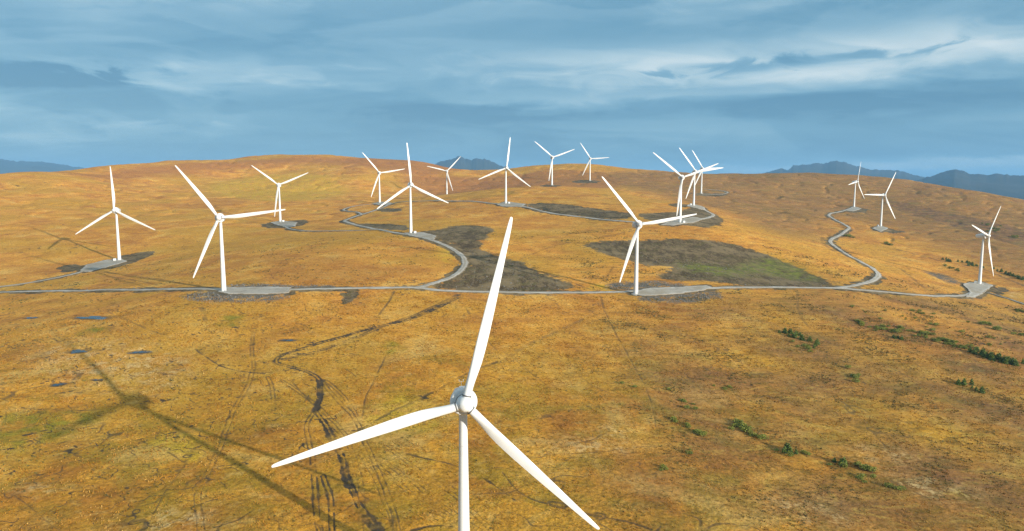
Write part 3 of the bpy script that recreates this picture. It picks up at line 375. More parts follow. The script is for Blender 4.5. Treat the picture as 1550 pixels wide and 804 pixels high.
# ---------------------------------------------------------------- object helpers
def tag(o, label=None, cat=None, group=None, kind=None):
    if label: o['label'] = label
    if cat: o['category'] = cat
    if group: o['group'] = group
    if kind: o['kind'] = kind
    return o
def mesh_np(name, co, faces, smooth=False):
    """co (n,3) array, faces (m,3|4) array"""
    me = bpy.data.meshes.new(name); co = np.asarray(co, np.float32); faces = np.asarray(faces, np.int32)
    k = faces.shape[1]
    me.vertices.add(len(co)); me.vertices.foreach_set('co', co.ravel())
    me.loops.add(faces.size); me.loops.foreach_set('vertex_index', faces.ravel())
    me.polygons.add(len(faces)); me.polygons.foreach_set('loop_start', np.arange(0, faces.size, k, dtype=np.int32))
    me.polygons.foreach_set('use_smooth', np.full(len(faces), smooth, bool))
    me.update(calc_edges=True); me.validate()
    return me
def put_attr(me, name, arr, typ='FLOAT_COLOR'):
    a = me.attributes.new(name, typ, 'POINT')
    a.data.foreach_set('color' if typ == 'FLOAT_COLOR' else 'value', np.ascontiguousarray(arr, np.float32).ravel())
def obj(name, me, mat=None, parent=None):
    o = bpy.data.objects.new(name, me); C.objects.link(o)
    if mat and not me.materials: me.materials.append(mat)
    if parent: o.parent = parent
    return o
def empty(name, loc=(0, 0, 0), rz=0.0):
    o = bpy.data.objects.new(name, None); C.objects.link(o); o.location = loc; o.rotation_euler = (0, 0, rz)
    o.empty_display_size = 1.0
    return o
class MB:
    """collects simple solids into one mesh"""
    def __init__(s): s.v = []; s.f = []
    def box(s, x0, x1, y0, y1, z0, z1, bev=0.0):
        b = len(s.v)
        s.v += [(x, y, z) for z in (z0, z1) for x, y in ((x0, y0), (x1, y0), (x1, y1), (x0, y1))]
        s.f += [tuple(b + i for i in q) for q in ((3, 2, 1, 0), (4, 5, 6, 7), (0, 1, 5, 4), (1, 2, 6, 5), (2, 3, 7, 6), (3, 0, 4, 7))]
        return s
    def rings(s, rings, cap0=True, cap1=True):
        """rings: list of equal-length lists of points"""
        b = len(s.v); n = len(rings[0])
        for r in rings: s.v += [tuple(p) for p in r]
        for i in range(len(rings) - 1):
            for j in range(n):
                k = (j + 1) % n
                s.f.append((b + i * n + j, b + i * n + k, b + (i + 1) * n + k, b + (i + 1) * n + j))
        if cap0: s.f.append(tuple(b + j for j in reversed(range(n))))
        if cap1: s.f.append(tuple(b + (len(rings) - 1) * n + j for j in range(n)))
        return s
    def tube(s, p, q, r, n=6):
        p, q = Vector(p), Vector(q); d = (q - p).normalized(); a = d.orthogonal().normalized(); c = d.cross(a)
        return s.rings([[o + (a * math.cos(t) + c * math.sin(t)) * r for t in (2 * math.pi * i / n for i in range(n))] for o in (p, q)])
    def mesh(s, name, smooth=False, angle=None):
        me = bpy.data.meshes.new(name); me.from_pydata(s.v, [], s.f); me.update()
        if smooth:
            for p in me.polygons: p.use_smooth = True
            if angle is not None: me.set_sharp_from_angle(angle=R(angle))
        return me
def material(name):
    m = bpy.data.materials.new(name); m.use_nodes = True; t = NT(m.node_tree)
    b = t.n['Principled BSDF']
    return m, t, b

# ---------------------------------------------------------------- distance fields for the ground zones
def chaikin(p, closed, n=2):
    p = np.asarray(p, float)
    for _ in range(n):
        q = np.roll(p, -1, 0) if closed else p[1:]
        a = p if closed else p[:-1]
        r = np.empty((2 * len(a), 2)); r[0::2] = .75 * a + .25 * q; r[1::2] = .25 * a + .75 * q
        p = r if closed else np.vstack([p[:1], r, p[-1:]])
    return p
def dist_line(x, y, p):
    d = np.full(x.shape, 1e9)
    for a, b in zip(p[:-1], p[1:]):
        e = b - a; L = max(float(e @ e), 1e-9)
        t = np.clip(((x - a[0]) * e[0] + (y - a[1]) * e[1]) / L, 0, 1)
        d = np.minimum(d, (x - a[0] - t * e[0]) ** 2 + (y - a[1] - t * e[1]) ** 2)
    return np.sqrt(d)
def sdf_poly(x, y, p):
    q = np.vstack([p, p[:1]])
    d = dist_line(x, y, q); ins = np.zeros(x.shape, bool)
    for a, b in zip(q[:-1], q[1:]):
        if a[1] == b[1]: continue
        c = (a[1] > y) != (b[1] > y)
        ins ^= c & (x < (b[0] - a[0]) * (y - a[1]) / (b[1] - a[1]) + a[0])
    return np.where(ins, -d, d)
def near(x, y, p, m):
    lo = p.min(0) - m; hi = p.max(0) + m
    return np.nonzero((x > lo[0]) & (x < hi[0]) & (y > lo[1]) & (y < hi[1]))[0]
ROAD_LINES = {k: (w, chaikin(p, False, 3)) for k, w, p in ROADS}
PAD_POLYS = {k: np.array(p, float) for k, p in PADS}

# ---------------------------------------------------------------- the moor: one sheet to the horizon, finer towards the wind farm
def build_ground():
    fine = np.arange(-41, 41.001, 0.08); coarse = np.arange(41 + 3.0, 360 - 41 - 2.0, 4.0)
    ang = np.radians(np.concatenate([fine, coarse])); na = len(ang)
    rr = list(np.concatenate([[3, 12, 30], np.arange(60, 205, 6.0)])); r = 205.0
    while r < 3400:
        rr.append(r); r += min(max(0.34, r * r / 83000 * 0.62), 8.5 if r < 2750 else 25)
    while r < 42000: rr.append(r); r *= 1.09
    rr.append(42000.0); rr = np.array(rr); nr = len(rr)
    X = (rr[:, None] * np.sin(ang)[None]).ravel(); Y = (rr[:, None] * np.cos(ang)[None]).ravel()
    RR = np.repeat(rr, na)
    AZ = np.tile(np.degrees(ang), nr); vis = (np.abs(AZ) < 41.5) & (RR > 150) & (RR < 3300)
    Z = base_h(X, Y)
    I = np.nonzero(vis)[0]; x = X[I]; y = Y[I]; rad = RR[I]
    cell = np.maximum(rad * R(0.08), np.minimum(np.maximum(.34, rad * rad / 83000 * .62), 8.5))
    # ragged edges for the zones
    q = .55 + rad / 1300; wx = x + q * (6.0 * fbm(x, y, 30, 4, 21, .62) + 2.2 * fbm(x, y, 5, 2, 31)); wy = y + q * (6.0 * fbm(x, y, 34, 4, 41, .62) + 2.5 * fbm(x, y, 5, 2, 51))
    Zn = {k: np.zeros(len(x)) for k in ('peat', 'green', 'heather', 'rubble', 'yellow', 'pale', 'rust', 'track')}
    for kind, soft, pts in PATCHES:
        p = chaikin(pts, True, 2)
        i = near(x, y, p, 3 * soft + 15)
        if not len(i): continue
        d = sdf_poly(wx[i], wy[i], p)
        m = 1 - sstep(-soft, soft * 1.3, d)
        if kind in ('yellow', 'pale', 'green'): m = m * np.clip(.62 + 1.1 * fbm(x[i], y[i], 9, 3, 61), 0, 1)
        if kind == 'dark': kind = 'heather'; m = m * 1.0
        elif kind == 'heather': m = m * .72
        elif kind == 'brown': kind = 'heather'; m = m * .62 * np.clip(.75 + 1.2 * fbm(x[i], y[i], 60, 3, 63), 0, 1.4)
        Zn[kind][i] = np.maximum(Zn[kind][i], m)
    # bare verges where the roads and pads were cut
    flat = np.zeros(len(x))
    for k, (w, p) in ROAD_LINES.items():
        i = near(x, y, p, 40); d = dist_line(x[i], y[i], p)
        ww = w * .5 + 2.0
        flat[i] = np.maximum(flat[i], 1 - sstep(ww, ww + 7, d))
        dn = d + 4.0 * fbm(x[i], y[i], 14, 3, 71) - 1.5
        Zn['peat'][i] = np.maximum(Zn['peat'][i], (.45 + .45 * sstep(-.12, .2, fbm(x[i], y[i], 55, 2, 75))) * (1 - sstep(ww - .5, ww + 4.5, dn)))
    for k, p in PAD_POLYS.items():
        i = near(x, y, p, 40); d = sdf_poly(x[i], y[i], p)
        flat[i] = np.maximum(flat[i], 1 - sstep(2, 9, d))
        Zn['peat'][i] = np.maximum(Zn['peat'][i], .8 * (1 - sstep(2, 8, d + 5 * fbm(x[i], y[i], 14, 3, 81))))
    for k, (tx, ty, yaw, ph) in TURBINES.items():
        d = np.hypot(x - tx, y - ty); flat = np.maximum(flat, 1 - sstep(5, 12, d))
    # relief: hummocks and tussocks, none where the ground was levelled
    def amp(wl): return sstep(1.2, 3.0, wl / cell)
    rough = (1 - flat) * (1 - .55 * Zn['peat'])
    dz = rough * (0.28 * amp(18) * fbm(x, y, 18, 2, 3) + .14 * amp(5.5) * fbm(x, y, 5.5, 2, 13) + .13 * amp(1.9) * noise(x / 1.9, y / 1.9, 23)
                  + .14 * amp(1.1) * noise(x / 1.1, y / 1.1, 24))
    dz = dz + (1 - flat) * Zn['peat'] * .6 * amp(3) * fbm(x, y, 3.2, 2, 33) - (1 - flat) * .5 * Zn['peat']
    # gullies down the far slopes
    fr = sstep(900, 1500, rad); dz = dz - fr * (1 - flat) * 2.2 * np.clip(1 - np.abs(fbm(x, y, 130, 3, 91)) * 9, 0, 1)
    # ruts, ditches and sheep paths
    tx_ = x + .8 * fbm(x, y, 22, 2, 101); ty_ = y + 1.0 * fbm(x, y, 24, 2, 111)
    brk = np.clip(.88 + .9 * fbm(x, y, 14, 3, 121), .45, 1)
    for w, dark, dep, gap, pts in TRACKS:
        p = chaikin(pts, False, 3); i = near(x, y, p, 25)
        if not len(i): continue
        d = dist_line(tx_[i], ty_[i], p)
        if gap: d = np.abs(d - gap * .5)
        d = np.maximum(d + w * .45 * fbm(x[i], y[i], 6, 3, 171, .6), 0)
        hw = np.maximum(w * .42 * np.clip(.85 + 1.3 * fbm(x[i], y[i], 24, 2, 181), .35, 1.6), .5 * cell[i])
        m = 1 - sstep(hw * .45, hw * 1.25, d)
        Zn['track'][i] = np.maximum(Zn['track'][i], np.minimum(m * dark * 1.15, 1) * brk[i]); dz[i] -= .3 * m * dep * brk[i]
        Zn['track'][i] = np.maximum(Zn['track'][i], .18 * dark * (1 - sstep(hw, hw * 4 + 2, d)))
    ridg = np.abs(fbm(x, y, 21, 3, 131, .55)); rm = np.maximum(sstep(-.05, .25, fbm(x, y, 90, 2, 141)), .9 * (x < -110)) * (1 - sstep(500, 900, rad))
    wl = np.where(x < -70, 1.0, .55)
    cr = (1 - sstep(.008, .026, ridg)) * rm * wl; Zn['track'] = np.maximum(Zn['track'], 1.0 * cr * brk); dz -= .06 * cr * (1 - flat)
    ridg = np.abs(fbm(x, y, 46, 3, 151, .5)); rm = sstep(.0, .2, fbm(x, y, 160, 2, 161)); cr = (1 - sstep(.006, .02, ridg)) * rm
    Zn['track'] = np.maximum(Zn['track'], .6 * cr * brk); dz -= .06 * cr * (1 - flat)
    Zn['track'] *= (1 - flat)
    Z[I] += dz
    # pools lie in level hollows
    for (cx, cy), rx, ry in POOLS:
        lv = pool_level(cx, cy)
        i = np.nonzero((np.abs(X - cx) < rx * 3) & (np.abs(Y - cy) < ry * 3))[0]
        e = np.hypot((X[i] - cx) / (rx + .6), (Y[i] - cy) / (ry + .6))
        k = 1 - sstep(1.0, 2.1, e)
        tgt = lv - .35 + .28 * sstep(.55, 1.05, e) + .2 * noise(X[i] / 1.6, Y[i] / 1.6, 77)
        Z[i] = Z[i] * (1 - k) + tgt * k
        j = np.nonzero((np.abs(x - cx) < rx * 3) & (np.abs(y - cy) < ry * 3))[0]
        e = np.hypot((x[j] - cx) / (rx + .6), (y[j] - cy) / (ry + .6)); Zn['track'][j] = np.maximum(Zn['track'][j], .5 * (1 - sstep(.9, 1.5, e)))
    full = {}
    for k, v in Zn.items():
        a = np.zeros(len(X), np.float32); a[I] = v; full[k] = a
    idx = np.arange(nr * na, dtype=np.int32).reshape(nr, na)
    a = idx[:-1]; b = idx[1:]
    f = np.stack([a, b, np.roll(b, -1, 1), np.roll(a, -1, 1)], -1).reshape(-1, 4)
    # winding so that normals point up
    f = f[:, ::-1]
    me = mesh_np('ground', np.stack([X, Y, Z], -1), f, True)
    if me.polygons[len(me.polygons) // 3].normal.z < 0: me.flip_normals()
    put_attr(me, 'zone_a', np.stack([full['peat'], full['green'], full['heather'], full['rubble']], -1))
    put_attr(me, 'zone_b', np.stack([full['yellow'], full['pale'], full['rust'], full['track']], -1))
    return me, (x, y, Z[I], Zn, flat, cell, rad)
def pool_level(cx, cy): return float(base_h(np.array([cx]), np.array([cy]))[0]) - .12

def ground_material():
    m, t, b = material('moor_grass')
    tc = t.n.new('ShaderNodeTexCoord'); P = tc.outputs['Object']
    A = t.attr('zone_a'); B = t.attr('zone_b')
    sa = t.n.new('ShaderNodeSeparateColor'); t.put(sa.inputs[0], A.outputs['Color']); peat, green, heath = sa.outputs; rubble = A.outputs['Alpha']
    sb = t.n.new('ShaderNodeSeparateColor'); t.put(sb.inputs[0], B.outputs['Color']); yellow, pale, rust = sb.outputs; track = B.outputs['Alpha']
    n200 = t.noise(P, 1 / 140, 4, .55, .3); n40 = t.noise(P, 1 / 34, 5, .6, .4); n9 = t.noise(P, 1 / 8, 5, .62, .3); n2 = t.noise(P, 1 / 1.9, 4, .6, .2); nf = t.noise(P, 1 / .55, 3, .6)
    sp = t.n.new('ShaderNodeSeparateXYZ'); t.put(sp.inputs[0], P)
    olive = t.noise(t.vm('ADD', P, (300., 90., 0.)), 1 / 26, 5, .65, .5)
    # dry purple moor grass on the plateau
    c = t.ramp(n40, [(.28, (.34, .138, .030)), (.42, (.49, .215, .034)), (.54, (.57, .270, .040)), (.70, (.61, .355, .085))])
    # to the south: shade between tussocks put into a browner colour, with olive patches
    tussock_shade = t.rng(t.m('ADD', sp.outputs[1], t.m('MULTIPLY', t.m('SUBTRACT', n200, .5), 420)), 560, 330)
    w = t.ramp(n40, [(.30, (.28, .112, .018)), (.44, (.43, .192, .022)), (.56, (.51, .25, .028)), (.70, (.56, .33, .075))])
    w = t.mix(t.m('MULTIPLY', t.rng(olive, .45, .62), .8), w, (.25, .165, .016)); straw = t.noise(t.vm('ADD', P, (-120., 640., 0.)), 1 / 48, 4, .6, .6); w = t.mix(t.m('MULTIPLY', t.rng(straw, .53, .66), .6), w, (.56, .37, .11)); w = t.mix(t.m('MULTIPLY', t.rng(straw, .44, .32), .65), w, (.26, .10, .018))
    c = t.mix(t.m('MULTIPLY', tussock_shade, .9), c, w)
    c = t.mix(t.m('MULTIPLY', t.rng(n200, .47, .60), .55), c, (.40, .225, .024)); c = t.mix(t.m('MULTIPLY', t.rng(n200, .47, .36), .5), c, (.34, .135, .024))
    c = t.mix(t.m('MULTIPLY', t.rng(n9, .52, .72), .42), c, (.215, .095, .016))
    c = t.mix(t.m('MULTIPLY', t.rng(n9, .46, .30), .40), c, (.56, .36, .11))
    c = t.mix(t.m('MULTIPLY', rust, .8), c, t.mix(n40, (.24, .095, .034), (.38, .160, .038)))
    hc = t.mix(t.rng(n9, .35, .65), (.13, .066, .034), (.27, .135, .048)); hc = t.mix(t.rng(olive, .5, .68), hc, (.125, .100, .034)); hs = t.noise(t.vm('MULTIPLY', P, (.5, 1., 1.)), 1 / 20, 6, .65, 1.2); hc = t.mix(t.m('MULTIPLY', t.rng(hs, .52, .64), .7), hc, (.085, .052, .03)); hc = t.mix(t.m('MULTIPLY', t.rng(hs, .46, .36), .5), hc, (.34, .20, .075))
    c = t.mix(heath, c, hc)
    mp = t.n.new('ShaderNodeMapping'); t.put(mp.inputs['Vector'], P); mp.inputs['Rotation'].default_value = (0, 0, R(32)); mp.inputs['Scale'].default_value = (1 / 36, 1 / 9, 1)
    sk = t.noise(mp.outputs[0], 1.0, 6, .62, .8); east = t.rng(t.m('ADD', sp.outputs[0], t.m('MULTIPLY', t.m('SUBTRACT', n200, .5), 200)), -20, 130)
    c = t.mix(t.m('MULTIPLY', t.m('MULTIPLY', east, t.rng(sk, .50, .64)), .62), c, (.19, .105, .022)); c = t.mix(t.m('MULTIPLY', t.m('MULTIPLY', east, t.rng(sk, .46, .34)), .45), c, (.44, .29, .06))
    c = t.mix(t.m('MULTIPLY', t.rng(sk, .54, .68), t.m('MULTIPLY', tussock_shade, .4)), c, (.19, .12, .018))
    c = t.mix(t.m('MULTIPLY', yellow, .85), c, t.mix(n9, (.40, .25, .014), (.54, .36, .035)))
    c = t.mix(t.m('MULTIPLY', green, .85), c, t.mix(t.rng(n9, .35, .65), (.13, .13, .013), (.24, .21, .020)))
    c = t.mix(t.m('MULTIPLY', t.m('MULTIPLY', pale, .75), t.rng(t.m('ADD', t.m('MULTIPLY', n9, .6), t.m('MULTIPLY', n2, .4)), .44, .60)), c, (.54, .40, .19))
    # fine tussock tone
    c = t.mix(1.0, c, t.ramp(n2, [(.28, (.58, .56, .52)), (.5, (1, 1, 1)), (.75, (1.32, 1.28, 1.22))]), 'MULTIPLY')
    c = t.mix(t.rng(n40, .35, .62, .5, 1.0), c, t.ramp(nf, [(.28, (.48, .47, .45)), (.5, (1, 1, 1)), (.72, (1.4, 1.4, 1.4))]), 'MULTIPLY')
    pc = t.mix(t.rng(n2, .35, .65), (.030, .023, .013), (.145, .108, .060)); pc = t.mix(t.m('MULTIPLY', t.rng(n9, .48, .66), .8), pc, (.085, .080, .024)); pc = t.mix(t.m('MULTIPLY', t.rng(n40, .46, .62), .8), pc, (.185, .14, .078)); pc = t.mix(t.m('MULTIPLY', t.rng(olive, .56, .66), .7), pc, (.030, .024, .016))
    st = t.noise(t.vm('MULTIPLY', P, (1., .35, 1.)), 1 / 7, 5, .62, .8); pc = t.mix(t.m('MULTIPLY', t.rng(st, .50, .66), .5), pc, (.225, .165, .09)); pc = t.mix(t.m('MULTIPLY', t.rng(st, .48, .36), .55), pc, (.026, .021, .014))
    pf = t.rng(t.m('ADD', t.m('ADD', peat, t.m('MULTIPLY', t.m('SUBTRACT', n40, .5), .9)), t.m('ADD', t.m('MULTIPLY', t.m('SUBTRACT', n9, .5), 1.1), t.m('MULTIPLY', t.m('SUBTRACT', n2, .5), .7))), .38, .58); pf = t.m('MULTIPLY', pf, t.rng(peat, .02, .15))
    c = t.mix(t.m('MULTIPLY', pf, .95), c, pc)
    c = t.mix(t.m('MULTIPLY', green, t.m('MULTIPLY', peat, .85)), c, t.mix(t.rng(n9, .35, .65), (.085, .095, .02), (.19, .21, .025)))
    rc = t.mix(t.rng(nf, .3, .7), (.05, .043, .034), (.175, .15, .115))
    c = t.mix(t.m('MULTIPLY', rubble, t.rng(n9, .30, .55)), c, rc)
    trk = t.m('MULTIPLY', track, t.rng(t.m('ADD', t.m('MULTIPLY', track, .8), t.m('ADD', t.m('MULTIPLY', n2, .7), t.m('MULTIPLY', n9, .7))), .72, 1.08)); c = t.mix(t.m('MULTIPLY', trk, 1.12, clamp=True), c, t.mix(n2, (.03, .023, .018), (.085, .062, .038)))
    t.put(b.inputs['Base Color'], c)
    b.inputs['Roughness'].default_value = .95; b.inputs['Specular IOR Level'].default_value = .12
    bp = t.n.new('ShaderNodeBump'); bp.inputs['Strength'].default_value = .6; bp.inputs['Distance'].default_value = .25
    t.put(bp.inputs['Height'], t.m('ADD', t.m('MULTIPLY', n2, .8), t.m('MULTIPLY', nf, .35))); t.l.new(bp.outputs[0], b.inputs['Normal'])
    return m
ground_me, GP = build_ground()
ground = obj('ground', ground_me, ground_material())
tag(ground, 'rolling orange and brown moorland under the wind farm', 'moorland', kind='structure')

# ---------------------------------------------------------------- distant mountains
def mountain_material():
    m, t, b = material('far_heather_rock')
    tc = t.n.new('ShaderNodeTexCoord'); P = tc.outputs['Object']
    n = t.noise(P, 1 / 700, 6, .6, .4)
    t.put(b.inputs['Base Color'], t.ramp(n, [(.3, (.016, .02, .018)), (.5, (.03, .03, .022)), (.7, (.05, .045, .036))]))
    b.inputs['Roughness'].default_value = .95; b.inputs['Specular IOR Level'].default_value = .1
    return m
MAT_MTN = mountain_material()
def mountain(key, label):
    D, sk = MOUNTAINS[key]; sk = np.array(sk)
    az = np.radians(np.linspace(sk[0, 0] - 1.2, sk[-1, 0] + 1.2, 170)); w = D * .30
    off = np.linspace(-1, 1.2, 60) * w
    A, O = np.meshgrid(az, off, indexing='ij')
    crest = np.interp(np.degrees(A), np.r_[sk[0, 0] - 1.2, sk[:, 0], sk[-1, 0] + 1.2], np.r_[LOWLAND - 40, sk[:, 1], LOWLAND - 40])
    crest = crest + (crest - LOWLAND) * np.exp(-np.abs(O) / w * 7) * (.06 * fbm(A * 57.3, 0 * A + D, .6, 4, 3, .6) + .03 * fbm(A * 57.3, 0 * A + D, .2, 2, 9))
    u = np.abs(O) / w
    rad = D + O; X = rad * np.sin(A); Y = rad * np.cos(A)
    prof = np.clip(1 - u, 0, 1) ** 1.35
    wob = 1 + .40 * fbm(X, Y, D * .11, 4, 6, .42) * np.minimum(u * 4, 1)
    Z = LOWLAND - 30 + (crest - LOWLAND + 30) * prof * wob
    # nothing behind the crest may rise over it
    lim = LOWLAND + (crest - LOWLAND) * rad / D
    Z = np.minimum(Z, lim + 0 * Z)
    n0, n1 = A.shape; idx = np.arange(n0 * n1).reshape(n0, n1)
    f = np.stack([idx[:-1, :-1], idx[1:, :-1], idx[1:, 1:], idx[:-1, 1:]], -1).reshape(-1, 4)
    me = mesh_np('mountain', np.stack([X, Y, Z], -1).reshape(-1, 3), f, True)
    if me.polygons[len(f) // 2].normal.z < 0: me.flip_normals()
    tag(obj('mountain', me, MAT_MTN), label, 'mountain', kind='structure')
mountain('right', 'long blue mountain range with a rounded summit behind the right ridge')
mountain('peak', 'blue pointed mountain at the far right edge of the horizon')
mountain('centre', 'blue mountain showing in the dip behind the middle of the ridge')
mountain('left', 'low pale blue hill at the left edge of the horizon')

# ---------------------------------------------------------------- gravel roads and pads
def gravel_material():
    m, t, b = material('gravel')
    tc = t.n.new('ShaderNodeTexCoord'); P = tc.outputs['Object']; U = t.attr('across').outputs['Fac']
    au = t.m('ABSOLUTE', U)
    n1 = t.noise(P, 1 / 6, 4, .6, .3); n2 = t.noise(P, 1 / .6, 3, .6); n3 = t.noise(P, 1 / 25, 3, .5)
    c = t.mix(t.rng(n1, .3, .7), (.26, .235, .20), (.46, .435, .39))
    c = t.mix(t.m('MULTIPLY', t.rng(n3, .42, .6), .6), c, (.27, .225, .165))
    rut = t.m('MULTIPLY', t.rng(t.m('ABSOLUTE', t.m('SUBTRACT', au, .5)), .24, .05), .35)
    c = t.mix(rut, c, (.50, .48, .44))
    mid = t.m('MULTIPLY', t.rng(au, .22, .05), t.m('MULTIPLY', t.rng(n1, .4, .6), .35))
    c = t.mix(mid, c, (.20, .16, .09))
    edge = t.rng(t.m('ADD', au, t.m('ADD', t.m('MULTIPLY', t.m('SUBTRACT', n2, .5), .5), t.m('MULTIPLY', t.m('SUBTRACT', n1, .5), 1.1))), .78, 1.15)
    c = t.mix(edge, c, t.mix(n2, (.05, .040, .028), (.20, .145, .075)))
    c = t.mix(.6, c, t.ramp(n2, [(.25, (.65, .65, .65)), (.5, (1, 1, 1)), (.75, (1.25, 1.25, 1.25))]), 'MULTIPLY')
    t.put(b.inputs['Base Color'], c); b.inputs['Roughness'].default_value = .9; b.inputs['Specular IOR Level'].default_value = .2
    bp = t.n.new('ShaderNodeBump'); bp.inputs['Strength'].default_value = .5; bp.inputs['Distance'].default_value = .12
    t.put(bp.inputs['Height'], n2); t.l.new(bp.outputs[0], b.inputs['Normal'])
    return m
MAT_GRAVEL = gravel_material()
def resample(p, step):
    s = np.r_[0, np.cumsum(np.hypot(*np.diff(p, axis=0).T))]; n = max(int(s[-1] / step), 2)
    q = np.linspace(0, s[-1], n + 1); return np.c_[np.interp(q, s, p[:, 0]), np.interp(q, s, p[:, 1])]
ROAD_LABEL = {
    'main': 'straight pale gravel road running right across the picture past the two nearest standing pads',
    'loop': 'winding pale gravel road that loops up through the middle of the wind farm',
    't574': 'short hooked gravel track to the turbine below the hill left of centre',
    't422': 'thin level gravel track to the turbine under the yellowish hillside',
    't178': 'gravel track curving in from the left edge to the leftmost turbine',
    'right': 'gravel road zigzagging uphill on the right to the far turbine',
    't1061': 'faint far gravel track curling right of the three clustered turbines',
    't1483b': 'narrow dirt track leaving the picture at the right edge'}
lift = 0.0
for key, (w, p) in ROAD_LINES.items():
    w = w * .9
    c = resample(p, 2.0); d = np.gradient(c, axis=0); d /= np.linalg.norm(d, axis=1)[:, None] + 1e-9
    nrm = np.c_[d[:, 1], -d[:, 0]]
    jl = fbm(c[:, 0], c[:, 1], 13, 3, 7, .7); jr = fbm(c[:, 0], c[:, 1], 13, 3, 8, .7)
    cols = [(-1.45, -.55), (-1.0, .34), (-.5, .38), (0, .46), (.5, .38), (1.0, .34), (1.45, -.55)]
    V = []; Uv = []
    for u, h in cols:
        o = u * w * .5 * (1 + .34 * (jl if u < 0 else jr))
        q = c + nrm * o[:, None]
        V.append(np.c_[q, base_h(q[:, 0], q[:, 1]) + h + lift]); Uv.append(np.full(len(c), u))
    lift += .017
    V = np.stack(V, 1); Uv = np.stack(Uv, 1); n = len(c); k = len(cols)
    idx = np.arange(n * k).reshape(n, k)
    f = np.stack([idx[:-1, :-1], idx[:-1, 1:], idx[1:, 1:], idx[1:, :-1]], -1).reshape(-1, 4)
    me = mesh_np('gravel_road', V.reshape(-1, 3), f, True)
    if me.polygons[0].normal.z < 0 and me.polygons[3].normal.z < 0: me.flip_normals()
    put_attr(me, 'across', Uv, 'FLOAT')
    tag(obj('gravel_road', me, MAT_GRAVEL), ROAD_LABEL[key], 'road', kind='structure')
def mesh_pad(p, h):
    p = resample(np.vstack([p, p[:1]]), 2.0)[:-1]
    p = p + 1.6 * np.c_[fbm(p[:, 0], p[:, 1], 8, 3, 17, .6), fbm(p[:, 0], p[:, 1], 8, 3, 27, .6)]
    lo = p.min(0); hi = p.max(0); g = np.stack(np.meshgrid(np.arange(lo[0], hi[0], 3.5), np.arange(lo[1], hi[1], 3.5)), -1).reshape(-1, 2)
    s = sdf_poly(g[:, 0], g[:, 1], p); g = g[s < -1.5]
    n = len(p); pts = [Vector(q) for q in p] + [Vector(q) for q in g]
    vs, _, fs, *_ = geometry.delaunay_2d_cdt(pts, [(i, (i + 1) % n) for i in range(n)], [], 1, 1e-4)
    v2 = np.array([(q.x, q.y) for q in vs]); z = base_h(v2[:, 0], v2[:, 1]) + h
    V = [tuple(q) for q in np.c_[v2, z]]; F = [tuple(q) for q in fs]
    ctr = p.mean(0); b = len(V); e = np.zeros(len(V)); 
    ring = [int(np.argmin(((v2 - q) ** 2).sum(1))) for q in p]
    e[ring] = .86
    dirs = p - ctr; dirs /= np.linalg.norm(dirs, axis=1)[:, None] + 1e-9
    o = p + dirs * 1.3
    V += [tuple(q) for q in np.c_[o, base_h(o[:, 0], o[:, 1]) - .6]]; e = np.r_[e, np.full(n, 1.5)]
    for i in range(n):
        j = (i + 1) % n; F.append((ring[i], ring[j], b + j, b + i))
    me = bpy.data.meshes.new('crane_pad'); me.from_pydata(V, [], F); me.update()
    import bmesh
    bm = bmesh.new(); bm.from_mesh(me); bmesh.ops.recalc_face_normals(bm, faces=bm.faces[:]); bm.to_mesh(me); bm.free()
    if sum(q.normal.z for q in me.polygons) < 0: me.flip_normals()
    put_attr(me, 'across', e, 'FLOAT')
    return me
PAD_LABEL = {'t336': 'grey gravel pad right of the second turbine from the left', 't961': 'grey gravel pad at the foot of the turbine right of centre', 't178': 'grey gravel pad at the leftmost turbine',
             't621': 'small gravel pad beside the bend below the turbine left of centre', 't1483': 'wide grey gravel pad at the rightmost turbine', 't422': 'gravel pad at the turbine under the yellowish hill',
             't1333': 'small diamond gravel pad under the second turbine from the right', 't1029': 'gravel pad at the front turbine of the three clustered ones', 't1049': 'gravel pad at the middle turbine of the three clustered ones',
             't766': 'gravel pad at the tall turbine in the middle distance', 't574': 'gravel pad at the turbine in front of the hill foot', 't1292': 'far gravel pad at the end of the zigzag road'}
for i, (key, p) in enumerate(PAD_POLYS.items()):
    tag(obj('crane_pad', mesh_pad(p, .66 + .01 * (i % 3)), MAT_GRAVEL), PAD_LABEL[key], 'gravel pad', kind='structure')

# ---------------------------------------------------------------- bog pools
def water_material():
    m, t, b = material('bog_water')
    b.inputs['Base Color'].default_value = (.012, .016, .02, 1); b.inputs['Roughness'].default_value = .06; b.inputs['IOR'].default_value = 1.33
    tc = t.n.new('ShaderNodeTexCoord'); n = t.noise(tc.outputs['Object'], 1.4, 3, .5)
    bp = t.n.new('ShaderNodeBump'); bp.inputs['Strength'].default_value = .12; bp.inputs['Distance'].default_value = .05
    t.put(bp.inputs['Height'], n); t.l.new(bp.outputs[0], b.inputs['Normal'])
    return m
MAT_WATER = water_material()
rp = random.Random(11)
POOL_LABEL = ['long blue bog pool farthest up the left of the moor', 'ragged blue bog pool left of its like-sized neighbour', 'ragged blue bog pool right of its like-sized neighbour', 'small blue bog pool nearest the left foreground',
              'small narrow bog pool beside the shadow of the turbine blade', 'small dark bog pool near the left edge, level with the long one', 'boggy dark pool beside the wheel ruts']
